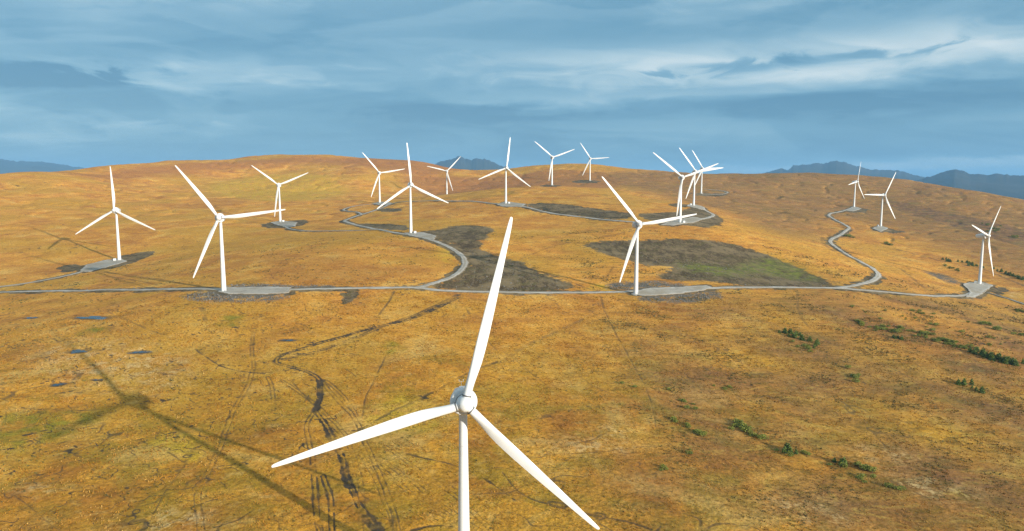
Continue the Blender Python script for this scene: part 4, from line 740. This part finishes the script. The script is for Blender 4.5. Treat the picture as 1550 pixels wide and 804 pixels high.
for ((cx, cy), rx, ry), lab in zip(POOLS, POOL_LABEL):
    n = 64; ph = [rp.uniform(0, 6.28) for _ in range(5)]
    V = [(0, 0, 0)]
    for i in range(n):
        a = 2 * math.pi * i / n
        k = .74 + .15 * math.sin(2 * a + ph[0]) + .15 * math.sin(3 * a + ph[1]) + .17 * math.sin(5 * a + ph[2]) + .13 * math.sin(9 * a + ph[3])
        V.append((math.cos(a) * rx * k * 1.1, math.sin(a) * ry * k * 1.1, 0))
    me = bpy.data.meshes.new('water'); me.from_pydata(V, [], [(0, i + 1, (i + 1) % n + 1) for i in range(n)]); me.update()
    o = obj('water', me, MAT_WATER); o.location = (cx, cy, pool_level(cx, cy)); tag(o, lab, 'pool', kind='structure')

# ---------------------------------------------------------------- wind turbines
def paint_material():
    m, t, b = material('turbine_paint')
    tc = t.n.new('ShaderNodeTexCoord'); P = tc.outputs['Object']
    n = t.noise(P, .35, 4, .6); s = t.noise(t.vm('MULTIPLY', P, (2.2, 2.2, .06)), 1.0, 4, .6)
    c = t.mix(t.m('MULTIPLY', t.rng(n, .45, .7), .35), (.60, .61, .61), (.50, .51, .50))
    c = t.mix(t.m('MULTIPLY', t.rng(s, .56, .75), .35), c, (.45, .45, .42))
    t.put(b.inputs['Base Color'], c); b.inputs['Roughness'].default_value = .38; b.inputs['Specular IOR Level'].default_value = .4
    return m
def plain(name, col, rough=.6, metal=0.0):
    m, t, b = material(name)
    tc = t.n.new('ShaderNodeTexCoord'); n = t.noise(tc.outputs['Object'], 1.3, 4, .6)
    t.put(b.inputs['Base Color'], t.mix(n, tuple(v * .8 for v in col), tuple(min(v * 1.15, .9) for v in col)))
    b.inputs['Roughness'].default_value = rough; b.inputs['Metallic'].default_value = metal
    return m
MAT_PAINT = paint_material(); MAT_SEAM = plain('dark_seal', (.10, .10, .10), .6); MAT_CONC = plain('concrete', (.36, .35, .33), .9)
MAT_DOOR = plain('grey_door', (.50, .52, .53), .5); MAT_STEEL = plain('galvanised_steel', (.45, .46, .47), .45, .6); MAT_GREEN = plain('cabinet_paint', (.62, .63, .61), .5)
def circ(r, z, n=40, rx=None): return [(r * math.cos(2 * math.pi * i / n), r * math.sin(2 * math.pi * i / n), z) for i in range(n)]
TOWER_H = 60.0; ROTOR_R = 52.1; OVER = 5.2
def tower_mesh():
    m = MB(); prof = []
    top = TOWER_H - 3.1
    for k in range(25):
        u = k / 24; prof.append((2.00 + (1.12 - 2.00) * (u ** .92), .3 + (top - .3) * u))
    m.rings([circ(r, z) for r, z in prof]); return m.mesh('tower', True, 40)
def flange_mesh(z):
    u = ((z - .3) / (TOWER_H - 3.4)); r = 2.00 + (1.12 - 2.00) * (u ** .92) + .025
    m = MB(); m.rings([circ(r - .06, z - .13), circ(r, z - .12), circ(r, z + .12), circ(r - .06, z + .13)], False, False); return m.mesh('flange', True, 40)
def superell(hw, hh, y, cz=0.0, e=2.0, n=40):
    out = []
    for i in range(n):
        a = 2 * math.pi * i / n; c, s = math.cos(a), math.sin(a)
        out.append((hw * math.copysign(abs(c) ** (2 / e), c), y, cz + hh * math.copysign(abs(s) ** (2 / e), s)))
    return out
def nacelle_mesh():
    m = MB()
    secs = [(2.2, 2.2, -3.0, 0, 2), (3.0, 3.0, -3.0, 0, 2), (3.5, 3.5, -2.85, 0, 2), (3.75, 3.75, -2.45, 0, 2), (3.82, 3.82, -1.7, 0, 2), (3.7, 3.7, -.9, 0, 2.05), (3.3, 3.35, .3, -.03, 2.2), (2.95, 3.05, 2.0, -.1, 2.5),
            (2.65, 2.75, 4.2, -.15, 2.9), (2.35, 2.45, 6.4, -.15, 3.1), (2.0, 2.1, 7.7, -.12, 3), (1.4, 1.5, 8.3, -.1, 2.6), (.5, .55, 8.5, -.1, 2.2)]
    m.rings([superell(w, h, y, z, e) for w, h, y, z, e in secs]); return m.mesh('nacelle', True, 50)
def spinner_mesh():
    m = MB(); secs = []
    for k in range(13):
        u = k / 12; y = -3.05 - 4.75 * u
        r = 2.25 * math.sqrt(max(1 - max(0, (u - .28) / .72) ** 2.2, 0)) if u > .28 else 2.18 + .07 * u / .28
        secs.append(superell(max(r, .05), max(r, .05), y))
    m.rings(secs); return m.mesh('spinner', True, 60)
def lerp(t, pts):
    for (a, va), (b, vb) in zip(pts[:-1], pts[1:]):
        if t <= b: k = (t - a) / (b - a); k = k * k * (3 - 2 * k) if len(pts) < 4 else k; return va + (vb - va) * k
    return pts[-1][1]
def blade_mesh():
    """blade along +Z from the hub centre, rotor plane XZ, wind from -Y"""
    m = MB(); rings = []; n = 28
    stations = [1.6, 2.6, 3.6, 4.8, 6.2, 7.8, 9.6, 11.6, 14, 17, 20.5, 24, 28, 32, 36, 40, 43.5, 46.5, 49, 50.6, 51.5, 51.95, ROTOR_R]
    for z in stations:
        ch = lerp(z, [(0, 2.25), (3.5, 2.25), (6, 2.4), (9, 2.75), (12, 3.0), (15, 3.1), (20, 3.05), (28, 2.65), (36, 2.15), (44, 1.6), (49, 1.22), (51.3, .95), (51.95, .62), (ROTOR_R, .3)])
        rel = lerp(z, [(0, 1.0), (3.5, 1.0), (6, .82), (9, .56), (12, .40), (18, .29), (30, .22), (ROTOR_R, .16)])
        rnd = lerp(z, [(0, 1.0), (3.5, 1.0), (8.5, .25), (12, 0.0), (ROTOR_R, 0.0)])
        tw = R(lerp(z, [(0, 17), (8, 16), (16, 10), (28, 5), (42, 1.5), (ROTOR_R, 0)]) + 3)
        yb = -.9 * (z / ROTOR_R) ** 2
        ring = []
        for i in range(n):
            a = 2 * math.pi * i / n
            xc = .5 * math.cos(a); yc = .5 * math.sin(a)
            xa = .5 * (1 + math.cos(a)); th = 5 * (.2969 * math.sqrt(xa) - .126 * xa - .3516 * xa ** 2 + .2843 * xa ** 3 - .1036 * xa ** 4)
            ya = math.copysign(th, math.sin(a)) * rel * (1.15 if math.sin(a) > 0 else .85)
            X = rnd * xc + (1 - rnd) * (xa - .32); Yy = rnd * yc * rel + (1 - rnd) * ya
            X *= ch; Yy *= ch
            ring.append((X * math.cos(tw) - Yy * math.sin(tw), yb + X * math.sin(tw) + Yy * math.cos(tw), z))
        rings.append(ring)
    m.rings(rings); return m.mesh('blade', True, 55)
def collar_mesh():
    m = MB(); m.rings([circ(1.10, 2.22), circ(1.23, 2.24), circ(1.23, 2.58), circ(1.10, 2.60)], False, False); return m.mesh('root_collar', True, 40)
def door_mesh():
    m = MB(); r = 2.19; v = []
    rows = []
    for z in (1.5, 1.6, 3.6, 3.9):
        hw = .25 if z == 3.9 else .5
        rows.append([(a, z, hw) for a in (-1, 1)])
    m.box(-.5, .5, -2.07, -1.8, 1.5, 3.8); m.box(-.58, .58, -2.04, -1.8, 1.42, 1.499); m.box(-.58, -.501, -2.04, -1.8, 1.5, 3.88); m.box(.501, .58, -2.04, -1.8, 1.5, 3.88)
    m.box(.3, .38, -2.13, -2.071, 2.5, 2.75); return m.mesh('door')
def stairs_mesh():
    m = MB()
    for k in range(6): m.box(-.6, .6, -4.1 + k * .28, -3.84 + k * .28, .18 + k * .22, .24 + k * .22)
    m.box(-.6, .6, -2.41, -2.02, 1.36, 1.42)
    for s in (-.62, .62):
        m.tube((s, -4.05, .2), (s, -4.05, 1.2), .03); m.tube((s, -2.4, 1.4), (s, -2.4, 2.5), .03); m.tube((s, -4.05, 1.2), (s, -2.4, 2.5), .03); m.tube((s, -4.1, .05), (s, -2.4, 1.35), .05)
    return m.mesh('stairs')
def plinth_mesh():
    m = MB(); m.rings([circ(4.2, -1.6), circ(4.2, .12), circ(4.05, .25), circ(2.9, .31)]); return m.mesh('plinth', True, 30)
def mast_mesh():
    m = MB(); m.tube((0, 5.6, 2.2), (0, 5.6, 4.2), .05); m.tube((-.6, 5.6, 4.0), (.6, 5.6, 4.0), .04)
    for s in (-.6, .6): m.tube((s, 5.6, 4.0), (s, 5.6, 4.45), .05); m.box(s - .14, s + .14, 5.46, 5.74, 4.45, 4.56)
    return m.mesh('wind_sensor_mast')
def hatch_mesh(): return MB().box(-.8, .8, 1.6, 3.6, 2.86, 3.14).mesh('roof_hatch')
def ring_mesh():
    m = MB(); m.rings([superell(r, r, y) for r, y in ((2.2, -2.95), (2.31, -2.97), (2.31, -3.12), (2.2, -3.14))], False, False); return m.mesh('hub_seal', True, 40)
def band_mesh():
    m = MB(); m.rings([superell(r, r, y) for r, y in ((3.5, -.55), (3.665, -.6), (3.70, -.72), (3.5, -.75))], False, False); return m.mesh('panel_joint', True, 40)
TM = {}
def turbine(key, label, group=None):
    x, y, yaw, ph = TURBINES[key]
    z = float(base_h(np.array([x]), np.array([y]))[0])
    root = empty('wind_turbine', (x, y, z), R(yaw)); tag(root, label, 'wind turbine', group)
    def part(nm, fn, mat, parent=None, mtx=None):
        me = TM.get(nm)
        if me is None: me = TM[nm] = fn(); me.materials.append(mat)
        o = bpy.data.objects.new(nm.split('#')[0], me); C.objects.link(o); o.parent = parent or root
        if mtx is not None: o.matrix_basis = mtx
        return o
    head = Matrix.Translation((0, 0, TOWER_H)) @ Matrix.Rotation(R(-5), 4, 'X')
    tw = part('tower', tower_mesh, MAT_PAINT)
    for k, zz in enumerate((22.0, 47.0)): part('flange#%d' % k, lambda q=zz: flange_mesh(q), MAT_DOOR, tw)
    turn = Matrix.Rotation(R(35), 4, 'Z')
    part('door', door_mesh, MAT_DOOR, tw, turn)
    part('stairs', stairs_mesh, MAT_STEEL, None, turn)
    part('plinth', plinth_mesh, MAT_CONC)
    nc = part('nacelle', nacelle_mesh, MAT_PAINT, None, head)
    part('wind_sensor_mast', mast_mesh, MAT_STEEL, nc)
    part('roof_hatch', hatch_mesh, MAT_DOOR, nc); part('hub_seal', ring_mesh, MAT_SEAM, nc); part('panel_joint', band_mesh, MAT_SEAM, nc)
    part('spinner', spinner_mesh, MAT_PAINT, None, head)
    for k in range(3):
        b = part('blade', blade_mesh, MAT_PAINT, None, head @ Matrix.Translation((0, -OVER, 0)) @ Matrix.Rotation(R(ph + 120 * k), 4, 'Y'))
        part('root_collar', collar_mesh, MAT_SEAM, b)
    return root
TURBINE_LABEL = {
    'near': 'huge nearest wind turbine in the foreground, seen from above hub height',
    't178': 'leftmost wind turbine, one blade pointing straight up',
    't336': 'large wind turbine at the left end of the straight gravel road',
    't422': 'wind turbine standing in front of the yellowish hillside, blades in a Y',
    't574': 'wind turbine at the foot of the hill, end of the hooked track',
    't621': 'wind turbine with an upright blade beside the bend of the winding road, left of centre',
    't677': 'small distant wind turbine left of centre, before the dip with the blue mountain',
    't766': 'wind turbine with an upright blade in the middle, above the nearest rotor',
    't835': 'distant wind turbine on the skyline rise, left one of the two there',
    't893': 'farthest wind turbine on the skyline rise, right one of the two there',
    't961': 'large wind turbine by the gravel pad on the straight road, right of centre',
    't1029': 'front and left one of three overlapping wind turbines',
    't1049': 'middle one of three overlapping wind turbines',
    't1061': 'rear and right one of three overlapping wind turbines',
    't1292': 'distant wind turbine at the top end of the zigzag road',
    't1333': 'second wind turbine from the right, blade pointing left level with its hub',
    't1483': 'rightmost wind turbine, turned so its nacelle shows from the side'}
for k, lab in TURBINE_LABEL.items(): turbine(k, lab, 'wind turbines of the wind farm')

# transformer cabinets at the tower feet
def cabinet(key, dx, dy, label):
    x, y, yaw, ph = TURBINES[key]; x += dx; y += dy; z = float(base_h(np.array([x]), np.array([y]))[0])
    r = empty('transformer_cabinet', (x, y, z + .3), R(yaw + 20)); tag(r, label, 'cabinet', 'transformer cabinets beside turbine towers')
    def part(nm, fn, mat):
        me = TM.get('c' + nm)
        if me is None: me = TM['c' + nm] = fn(); me.materials.append(mat)
        o = bpy.data.objects.new(nm.split('#')[0], me); C.objects.link(o); o.parent = r; return o
    part('plinth', lambda: MB().box(-1.7, 1.7, -1.35, 1.35, -.9, .25).mesh('plinth'), MAT_CONC)
    part('body', lambda: MB().box(-1.5, 1.5, -1.15, 1.15, .25, 2.5).mesh('body'), MAT_GREEN)
    part('roof', lambda: MB().rings([[(-1.65, -1.3, 2.501), (1.65, -1.3, 2.501), (1.65, 1.3, 2.501), (-1.65, 1.3, 2.501)], [(-1.65, -1.3, 2.62), (1.65, -1.3, 2.62), (1.65, 1.3, 2.62), (-1.65, 1.3, 2.62)], [(-1.4, -.1, 2.85), (1.4, -.1, 2.85), (1.4, .1, 2.85), (-1.4, .1, 2.85)]]).mesh('roof'), MAT_DOOR)
    for s in (-1, 1): part('door#%d' % s, lambda s=s: MB().box(s * .72 - .66, s * .72 + .66, -1.19, -1.153, .4, 2.3).box(s * .12 - .03, s * .12 + .03, -1.24, -1.191, 1.2, 1.45).mesh('door'), MAT_DOOR)
for key, dx, dy, lab in [('t178', -4.2, -2.5, 'pale cabinet at the foot of the leftmost turbine'), ('t621', 5.2, -2.5, 'pale cabinet right of the tower beside the road bend left of centre'),
                         ('t422', 5.5, -2, 'pale cabinet at the foot of the turbine before the yellowish hill'), ('t1029', 4.6, -1.5, 'pale cabinet right of the front tower of the three clustered turbines'),
                         ('t1049', -5.5, -1, 'pale cabinet left of the middle tower of the three clustered turbines'), ('t1483', -5.6, -.5, 'pale cabinet left of the rightmost tower'),
                         ('t1333', -6, -1, 'pale cabinet left of the second tower from the right'), ('t766', 5.2, -2, 'pale cabinet at the foot of the tower above the nearest rotor')]:
    cabinet(key, dx, dy, lab)

# ---------------------------------------------------------------- conifers and scrub on the right slope
def leaf_material(name, dark, light):
    m, t, b = material(name)
    tone = t.attr('tone').outputs['Fac']; oi = t.n.new('ShaderNodeObjectInfo')
    k = t.m('ADD', t.m('MULTIPLY', tone, .7), t.m('MULTIPLY', oi.outputs['Random'], .3))
    t.put(b.inputs['Base Color'], t.mix(k, dark, light)); b.inputs['Roughness'].default_value = .75; b.inputs['Specular IOR Level'].default_value = .2
    return m
MAT_FIR = leaf_material('fir_needles', (.06, .095, .020), (.17, .22, .045)); MAT_SCRUB = leaf_material('scrub_leaves', (.10, .12, .02), (.27, .28, .05)); MAT_BARK = plain('bark', (.10, .075, .055), .9)
def crown_mesh(kind, seed):
    g = np.random.default_rng(seed); V = []; F = []; T = []
    n = 420 if kind == 'conifer' else 380
    lobes = [(g.uniform(-.35, .35), g.uniform(-.35, .35), g.uniform(.35, .7), g.uniform(.28, .45)) for _ in range(6)]
    for i in range(n):
        if kind == 'conifer':
            z = 1 - math.sqrt(g.random()) * .95; rmax = (1 - z) ** .85 * .36 * (.75 + .35 * math.sin(z * 23 + seed)) + .02
            a = g.uniform(0, 6.283); r = rmax * math.sqrt(g.uniform(.25, 1)); c = np.array([r * math.cos(a), r * math.sin(a), z - .12 * r / .36]); s = .085
            out = np.array([math.cos(a), math.sin(a), -.35])
        else:
            lx, ly, lz, lr = lobes[g.integers(6)]; q = g.normal(size=3); q /= np.linalg.norm(q); q *= lr * g.uniform(.55, 1.0) ** .5
            c = np.array([lx, ly, lz]) + q; c[2] = abs(c[2]) + .04; s = .10; out = q / lr
        out = out + g.normal(size=3) * .45; out /= np.linalg.norm(out)
        side = np.cross(out, g.normal(size=3)); side /= np.linalg.norm(side); ss = s * g.uniform(.6, 1.4)
        b = len(V); V += [c - side * ss * .5, c + out * ss * 1.1 - side * ss * .1, c + side * ss * .5, c - out * ss * .6]; F.append((b, b + 3, b + 2, b + 1)); tt = g.random(); T += [tt] * 4
    me = mesh_np('crown', np.array(V), np.array(F)); put_attr(me, 'tone', np.array(T), 'FLOAT'); me.materials.append(MAT_FIR if kind == 'conifer' else MAT_SCRUB)
    return me
def trunk_mesh(kind, seed):
    m = MB(); g = random.Random(seed)
    if kind == 'conifer':
        m.rings([circ(.035, -.15, 7), circ(.028, .2, 7), circ(.018, .6, 7), circ(.004, .97, 7)])
        for k in range(10):
            z = .15 + .075 * k; a = k * 2.4; L = .3 * (1 - z); m.tube((0, 0, z), (math.cos(a) * L, math.sin(a) * L, z - .03), .008, 4)
    else:
        for k in range(6):
            a = k * 1.05 + g.uniform(-.3, .3); p = (math.cos(a) * .05, math.sin(a) * .05, -.15); q = (math.cos(a) * .22, math.sin(a) * .22, .35); e = (math.cos(a) * .36, math.sin(a) * .36, .7)
            m.tube(p, q, .022, 5); m.tube(q, e, .013, 5)
    me = m.mesh('trunk'); me.materials.append(MAT_BARK); return me
CROWNS = {k: [crown_mesh(k, 5 + 3 * i) for i in range(4)] for k in ('conifer', 'scrub')}; TRUNKS = {k: [trunk_mesh(k, i) for i in range(4)] for k in ('conifer', 'scrub')}
CLUMP_LABEL = {
    'A': 'young dark conifer in the oval clump right of centre', 'Ab': 'low green bush along the lower edge of the oval conifer clump', 'B': 'low olive bush in the long scrub band below the rightmost turbine',
    'Bc': 'young dark conifer in the little knot under the long scrub band', 'C1': 'olive bush between the long scrub band and the dense conifer row', 'C': 'dark conifer in the dense row near the right edge',
    'D': 'dark conifer in the small knot below the dense right row', 'E': 'bush in the thin line above the dense row at the right edge', 'F': 'bush in the short strip just below the rightmost pad',
    'G1': 'small conifer in the lone group low on the right foreground slope', 'G2': 'small conifer in the second group down the right foreground slope', 'G3': 'green bush in the last group down the right foreground slope',
    'H1': 'low green bush in the left scatter right of the nearest rotor', 'H2': 'low green bush in the right scatter right of the nearest rotor', 'H3': 'low bush beside the dotted ditch', 'H4': 'low bush in a faint pair right of the dotted ditch',
    'H5': 'low bush in the faint line high right of the dotted ditch', 'H6': 'low bush below the end of the dotted ditch', 'H7': 'low bush right of the end of the dotted ditch', 'I1': 'bush at the left end of the ditch line behind rightmost turbine',
    'I2': 'dark conifer in the ditch line clump farther left of the rightmost tower', 'I3': 'dark conifer in the ditch line clump just left of the rightmost tower', 'I4': 'dark conifer in the ditch line row right of the rightmost tower',
    'I5': 'low brown bush in front of the ditch line conifers', 'J': 'green bush in the small upright group below the oval conifer clump', 'K': 'bush beside the middle bend of the zigzag road', 'L': 'dark bush on the shaded far right hillside',
    'N': 'small bush scattered along the ditch low on the right foreground slope', 'O': 'small bush scattered among the scrub bands below the rightmost turbine',
    'M': 'bush at the right edge just below the rightmost pad'}
CLUMP_GROUP = {k: v.split(' ', 1)[1] if v.split(' ', 1)[0] in ('dark', 'low', 'young', 'small', 'green', 'olive') else v for k, v in CLUMP_LABEL.items()}
rb = random.Random(3)
def ordinal(n):
    one = ['', 'first', 'second', 'third', 'fourth', 'fifth', 'sixth', 'seventh', 'eighth', 'ninth', 'tenth', 'eleventh', 'twelfth', 'thirteenth', 'fourteenth', 'fifteenth', 'sixteenth', 'seventeenth', 'eighteenth', 'nineteenth']
    if n < 20: return one[n]
    t = {2: ('twenty', 'twentieth'), 3: ('thirty', 'thirtieth'), 4: ('forty', 'fortieth')}[n // 10]
    return t[1] if n % 10 == 0 else t[0] + '-' + one[n % 10]
for key, kind, (h0, h1), pts in CLUMPS:
    pts = sorted(pts, key=lambda q: q[0] / q[1])
    for k, (x, y) in enumerate(pts):
        z = float(base_h(np.array([x]), np.array([y]))[0]); h = rb.uniform(h0, h1) * 1.35
        r = empty('conifer' if kind == 'conifer' else 'bush', (x, y, z - .1), rb.uniform(0, 6.28)); tag(r, CLUMP_LABEL[key] + ', ' + ordinal(k + 1) + ' from left', 'conifer' if kind == 'conifer' else 'bush', CLUMP_GROUP[key])
        wv = rb.uniform(.85, 1.25) * (1.35 if kind == 'conifer' else 1.7); r.scale = (h * wv, h * wv * rb.uniform(.85, 1.15), h)
        i = rb.randrange(4)
        for nm, me in (('crown', CROWNS[kind][i]), ('trunk', TRUNKS[kind][i])):
            o = bpy.data.objects.new(nm, me); C.objects.link(o); o.parent = r

# ---------------------------------------------------------------- tussock grass and loose stones
def build_tufts():
    x, y, z, Zn, flat, cell, rad = GP; g = np.random.default_rng(8)
    ok = (rad < 620) & (flat < .2) & (Zn['track'] < .1) & (Zn['peat'] < .4)
    for (cx, cy), rx, ry in POOLS: ok &= np.hypot((x - cx) / rx, (y - cy) / ry) > 1.3
    i = np.nonzero(ok)[0]
    w = cell[i] ** 2 * np.clip(1 - (rad[i] - 215) / 520, .12, 1) * np.clip(.5 + 1.6 * fbm(x[i], y[i], 12, 3, 201), .05, 1.6); w /= w.sum()
    n = TUFTS; i = g.choice(i, n, p=w)
    px = x[i] + g.uniform(-.5, .5, n) * cell[i]; py = y[i] + g.uniform(-.5, .5, n) * cell[i]
    s = g.uniform(.2, .6, n) * (1 + (rad[i] - 215) / 700); K = 4
    base = np.stack([px, py, z[i] - .04], -1)
    a = g.uniform(0, 6.283, (n, K)); lean = g.uniform(.1, .75, (n, K)); hh = g.uniform(.6, 1.1, (n, K)) * s[:, None]
    dx = np.cos(a); dy = np.sin(a)
    off = np.stack([dx * s[:, None] * .25, dy * s[:, None] * .25, np.zeros_like(dx)], -1)
    tip = base[:, None] + off + np.stack([dx * lean * hh, dy * lean * hh, hh], -1)
    side = np.stack([-dy, dx, np.zeros_like(dx)], -1) * (s[:, None, None] * .30)
    V = np.stack([base[:, None] + off * .3 - side, base[:, None] + off * .3 + side, tip], 2).reshape(-1, 3)
    me = mesh_np('grass', V, np.arange(len(V)).reshape(-1, 3))
    tone = np.clip(.5 + fbm(px, py, 16, 3, 211) + g.normal(0, .2, n), 0, 1); gr = np.clip(Zn['green'][i] + .4 * Zn['yellow'][i] + (fbm(px, py, 26, 2, 221) > .28) * .5, 0, 1)
    col = np.stack([tone, gr, Zn['pale'][i], Zn['heather'][i]], -1); put_attr(me, 'tuft', np.repeat(col, 3 * K, 0))
    return me
TUFTS = 60000
def tuft_material():
    m, t, b = material('dry_grass'); A = t.attr('tuft'); s = t.n.new('ShaderNodeSeparateColor'); t.put(s.inputs[0], A.outputs['Color'])
    c = t.ramp(s.outputs[0], [(0, (.22, .095, .014)), (.4, (.34, .155, .020)), (.7, (.42, .205, .03)), (1, (.48, .29, .08))])
    c = t.mix(s.outputs[1], c, (.24, .18, .020)); c = t.mix(t.m('MULTIPLY', s.outputs[2], .7), c, (.50, .36, .16)); c = t.mix(A.outputs['Alpha'], c, (.21, .115, .04))
    t.put(b.inputs['Base Color'], c); b.inputs['Roughness'].default_value = .9; b.inputs['Specular IOR Level'].default_value = .1
    return m
tag(obj('grass', build_tufts(), tuft_material()), 'dry orange tussock grass covering the near moor', 'grass', kind='stuff')
def build_heather():
    x, y, z, Zn, flat, cell, rad = GP; g = np.random.default_rng(28)
    i = np.nonzero((rad < 900) & (flat < .1) & (Zn['track'] < .3) & (Zn['peat'] < .3))[0]
    cl = np.clip(fbm(x[i], y[i], 30, 4, 231, .6) * 3.2 - .35, 0, 1) ** 1.5 + .6 * np.clip(fbm(x[i], y[i], 11, 2, 241) * 4 - 1.0, 0, 1)
    w = cell[i] ** 2 * cl * np.where(x[i] > 60, 1.0, .30) * np.clip(1.2 - rad[i] / 900, .1, 1) + 1e-9; w /= w.sum()
    n = 15000; i = g.choice(i, n, p=w); px = x[i] + g.normal(0, .8, n) * cell[i]; py = y[i] + g.normal(0, .8, n) * cell[i]
    s = g.uniform(.18, .5, n) * (1 + (rad[i] - 215) / 600); K = 7
    base = np.stack([px, py, z[i]], -1); a = g.uniform(0, 6.283, (n, K)); rr = g.uniform(.2, 1.0, (n, K)) * s[:, None]
    c = base[:, None] + np.stack([np.cos(a) * rr, np.sin(a) * rr, s[:, None] * g.uniform(.1, .6, (n, K))], -1)
    d1 = g.normal(size=(n, K, 3)) * s[:, None, None] * .34; d2 = g.normal(size=(n, K, 3)) * s[:, None, None] * .34
    V = np.stack([c + d1, c + d2, c - d1 - d2 + np.array([0, 0, .1])], 2).reshape(-1, 3)
    me = mesh_np('heather', V, np.arange(len(V)).reshape(-1, 3)); put_attr(me, 'tone', np.repeat(g.random(n), 3 * K), 'FLOAT'); return me
tag(obj('heather', build_heather(), leaf_material('heather_leaves', (.075, .058, .018), (.17, .14, .035))), 'dark low heather clumps scattered over the right slope', 'heather', kind='stuff')
def build_stones():
    x, y, z, Zn, flat, cell, rad = GP; g = np.random.default_rng(18)
    w = cell ** 2 * (Zn['rubble'] * 1.0 + .10 * Zn['peat'] * (rad < 760)) * (flat < .9) * (rad < 900); w /= w.sum()
    n = 5200; i = g.choice(len(x), n, p=w); s = g.uniform(.18, .5, n) * (1 + (g.random(n) > .95) * 1.0)
    c = np.stack([x[i] + g.normal(0, .5, n) * cell[i], y[i] + g.normal(0, .5, n) * cell[i], z[i]], -1)
    o = np.array([(1, 0, 0), (.3, .95, .1), (-.8, .5, 0), (-.7, -.6, .05), (.4, -.9, 0), (.1, .05, .75), (0, 0, -.6)])
    F = np.array([(0, 1, 5), (1, 2, 5), (2, 3, 5), (3, 4, 5), (4, 0, 5), (1, 0, 6), (2, 1, 6), (3, 2, 6), (4, 3, 6), (0, 4, 6)])
    a = g.uniform(0, 6.283, n); j = o[None] * g.uniform(.7, 1.3, (n, 7, 3)) * s[:, None, None]
    X = j[..., 0] * np.cos(a)[:, None] - j[..., 1] * np.sin(a)[:, None]; Y = j[..., 0] * np.sin(a)[:, None] + j[..., 1] * np.cos(a)[:, None]
    V = (np.stack([X, Y, j[..., 2]], -1) + c[:, None]).reshape(-1, 3); f = (F[None] + 7 * np.arange(n)[:, None, None]).reshape(-1, 3)
    return mesh_np('rubble', V, f)
tag(obj('rubble', build_stones(), plain('stone', (.17, .16, .145), .9)), 'loose grey stones and spoil along the gravel verges', 'rubble', kind='stuff')

# ---------------------------------------------------------------- the air
def build_haze():
    b = MB().box(-46000, 46000, -46000, 46000, LOWLAND - 80, 900); me = b.mesh('haze')
    m = bpy.data.materials.new('haze'); m.use_nodes = True; t = m.node_tree; t.nodes.clear()
    o = t.nodes.new('ShaderNodeOutputMaterial'); v = t.nodes.new('ShaderNodeVolumePrincipled')
    v.inputs['Color'].default_value = HAZE_COLOR; v.inputs['Density'].default_value = HAZE_DENSITY; v.inputs['Anisotropy'].default_value = 0.0
    t.links.new(v.outputs[0], o.inputs['Volume'])
    tag(obj('haze', me, m), 'thin blue haze that veils the far mountains', 'haze', kind='stuff')
HAZE_COLOR = (.21, .465, .78, 1); HAZE_DENSITY = 4.6e-5
build_haze()
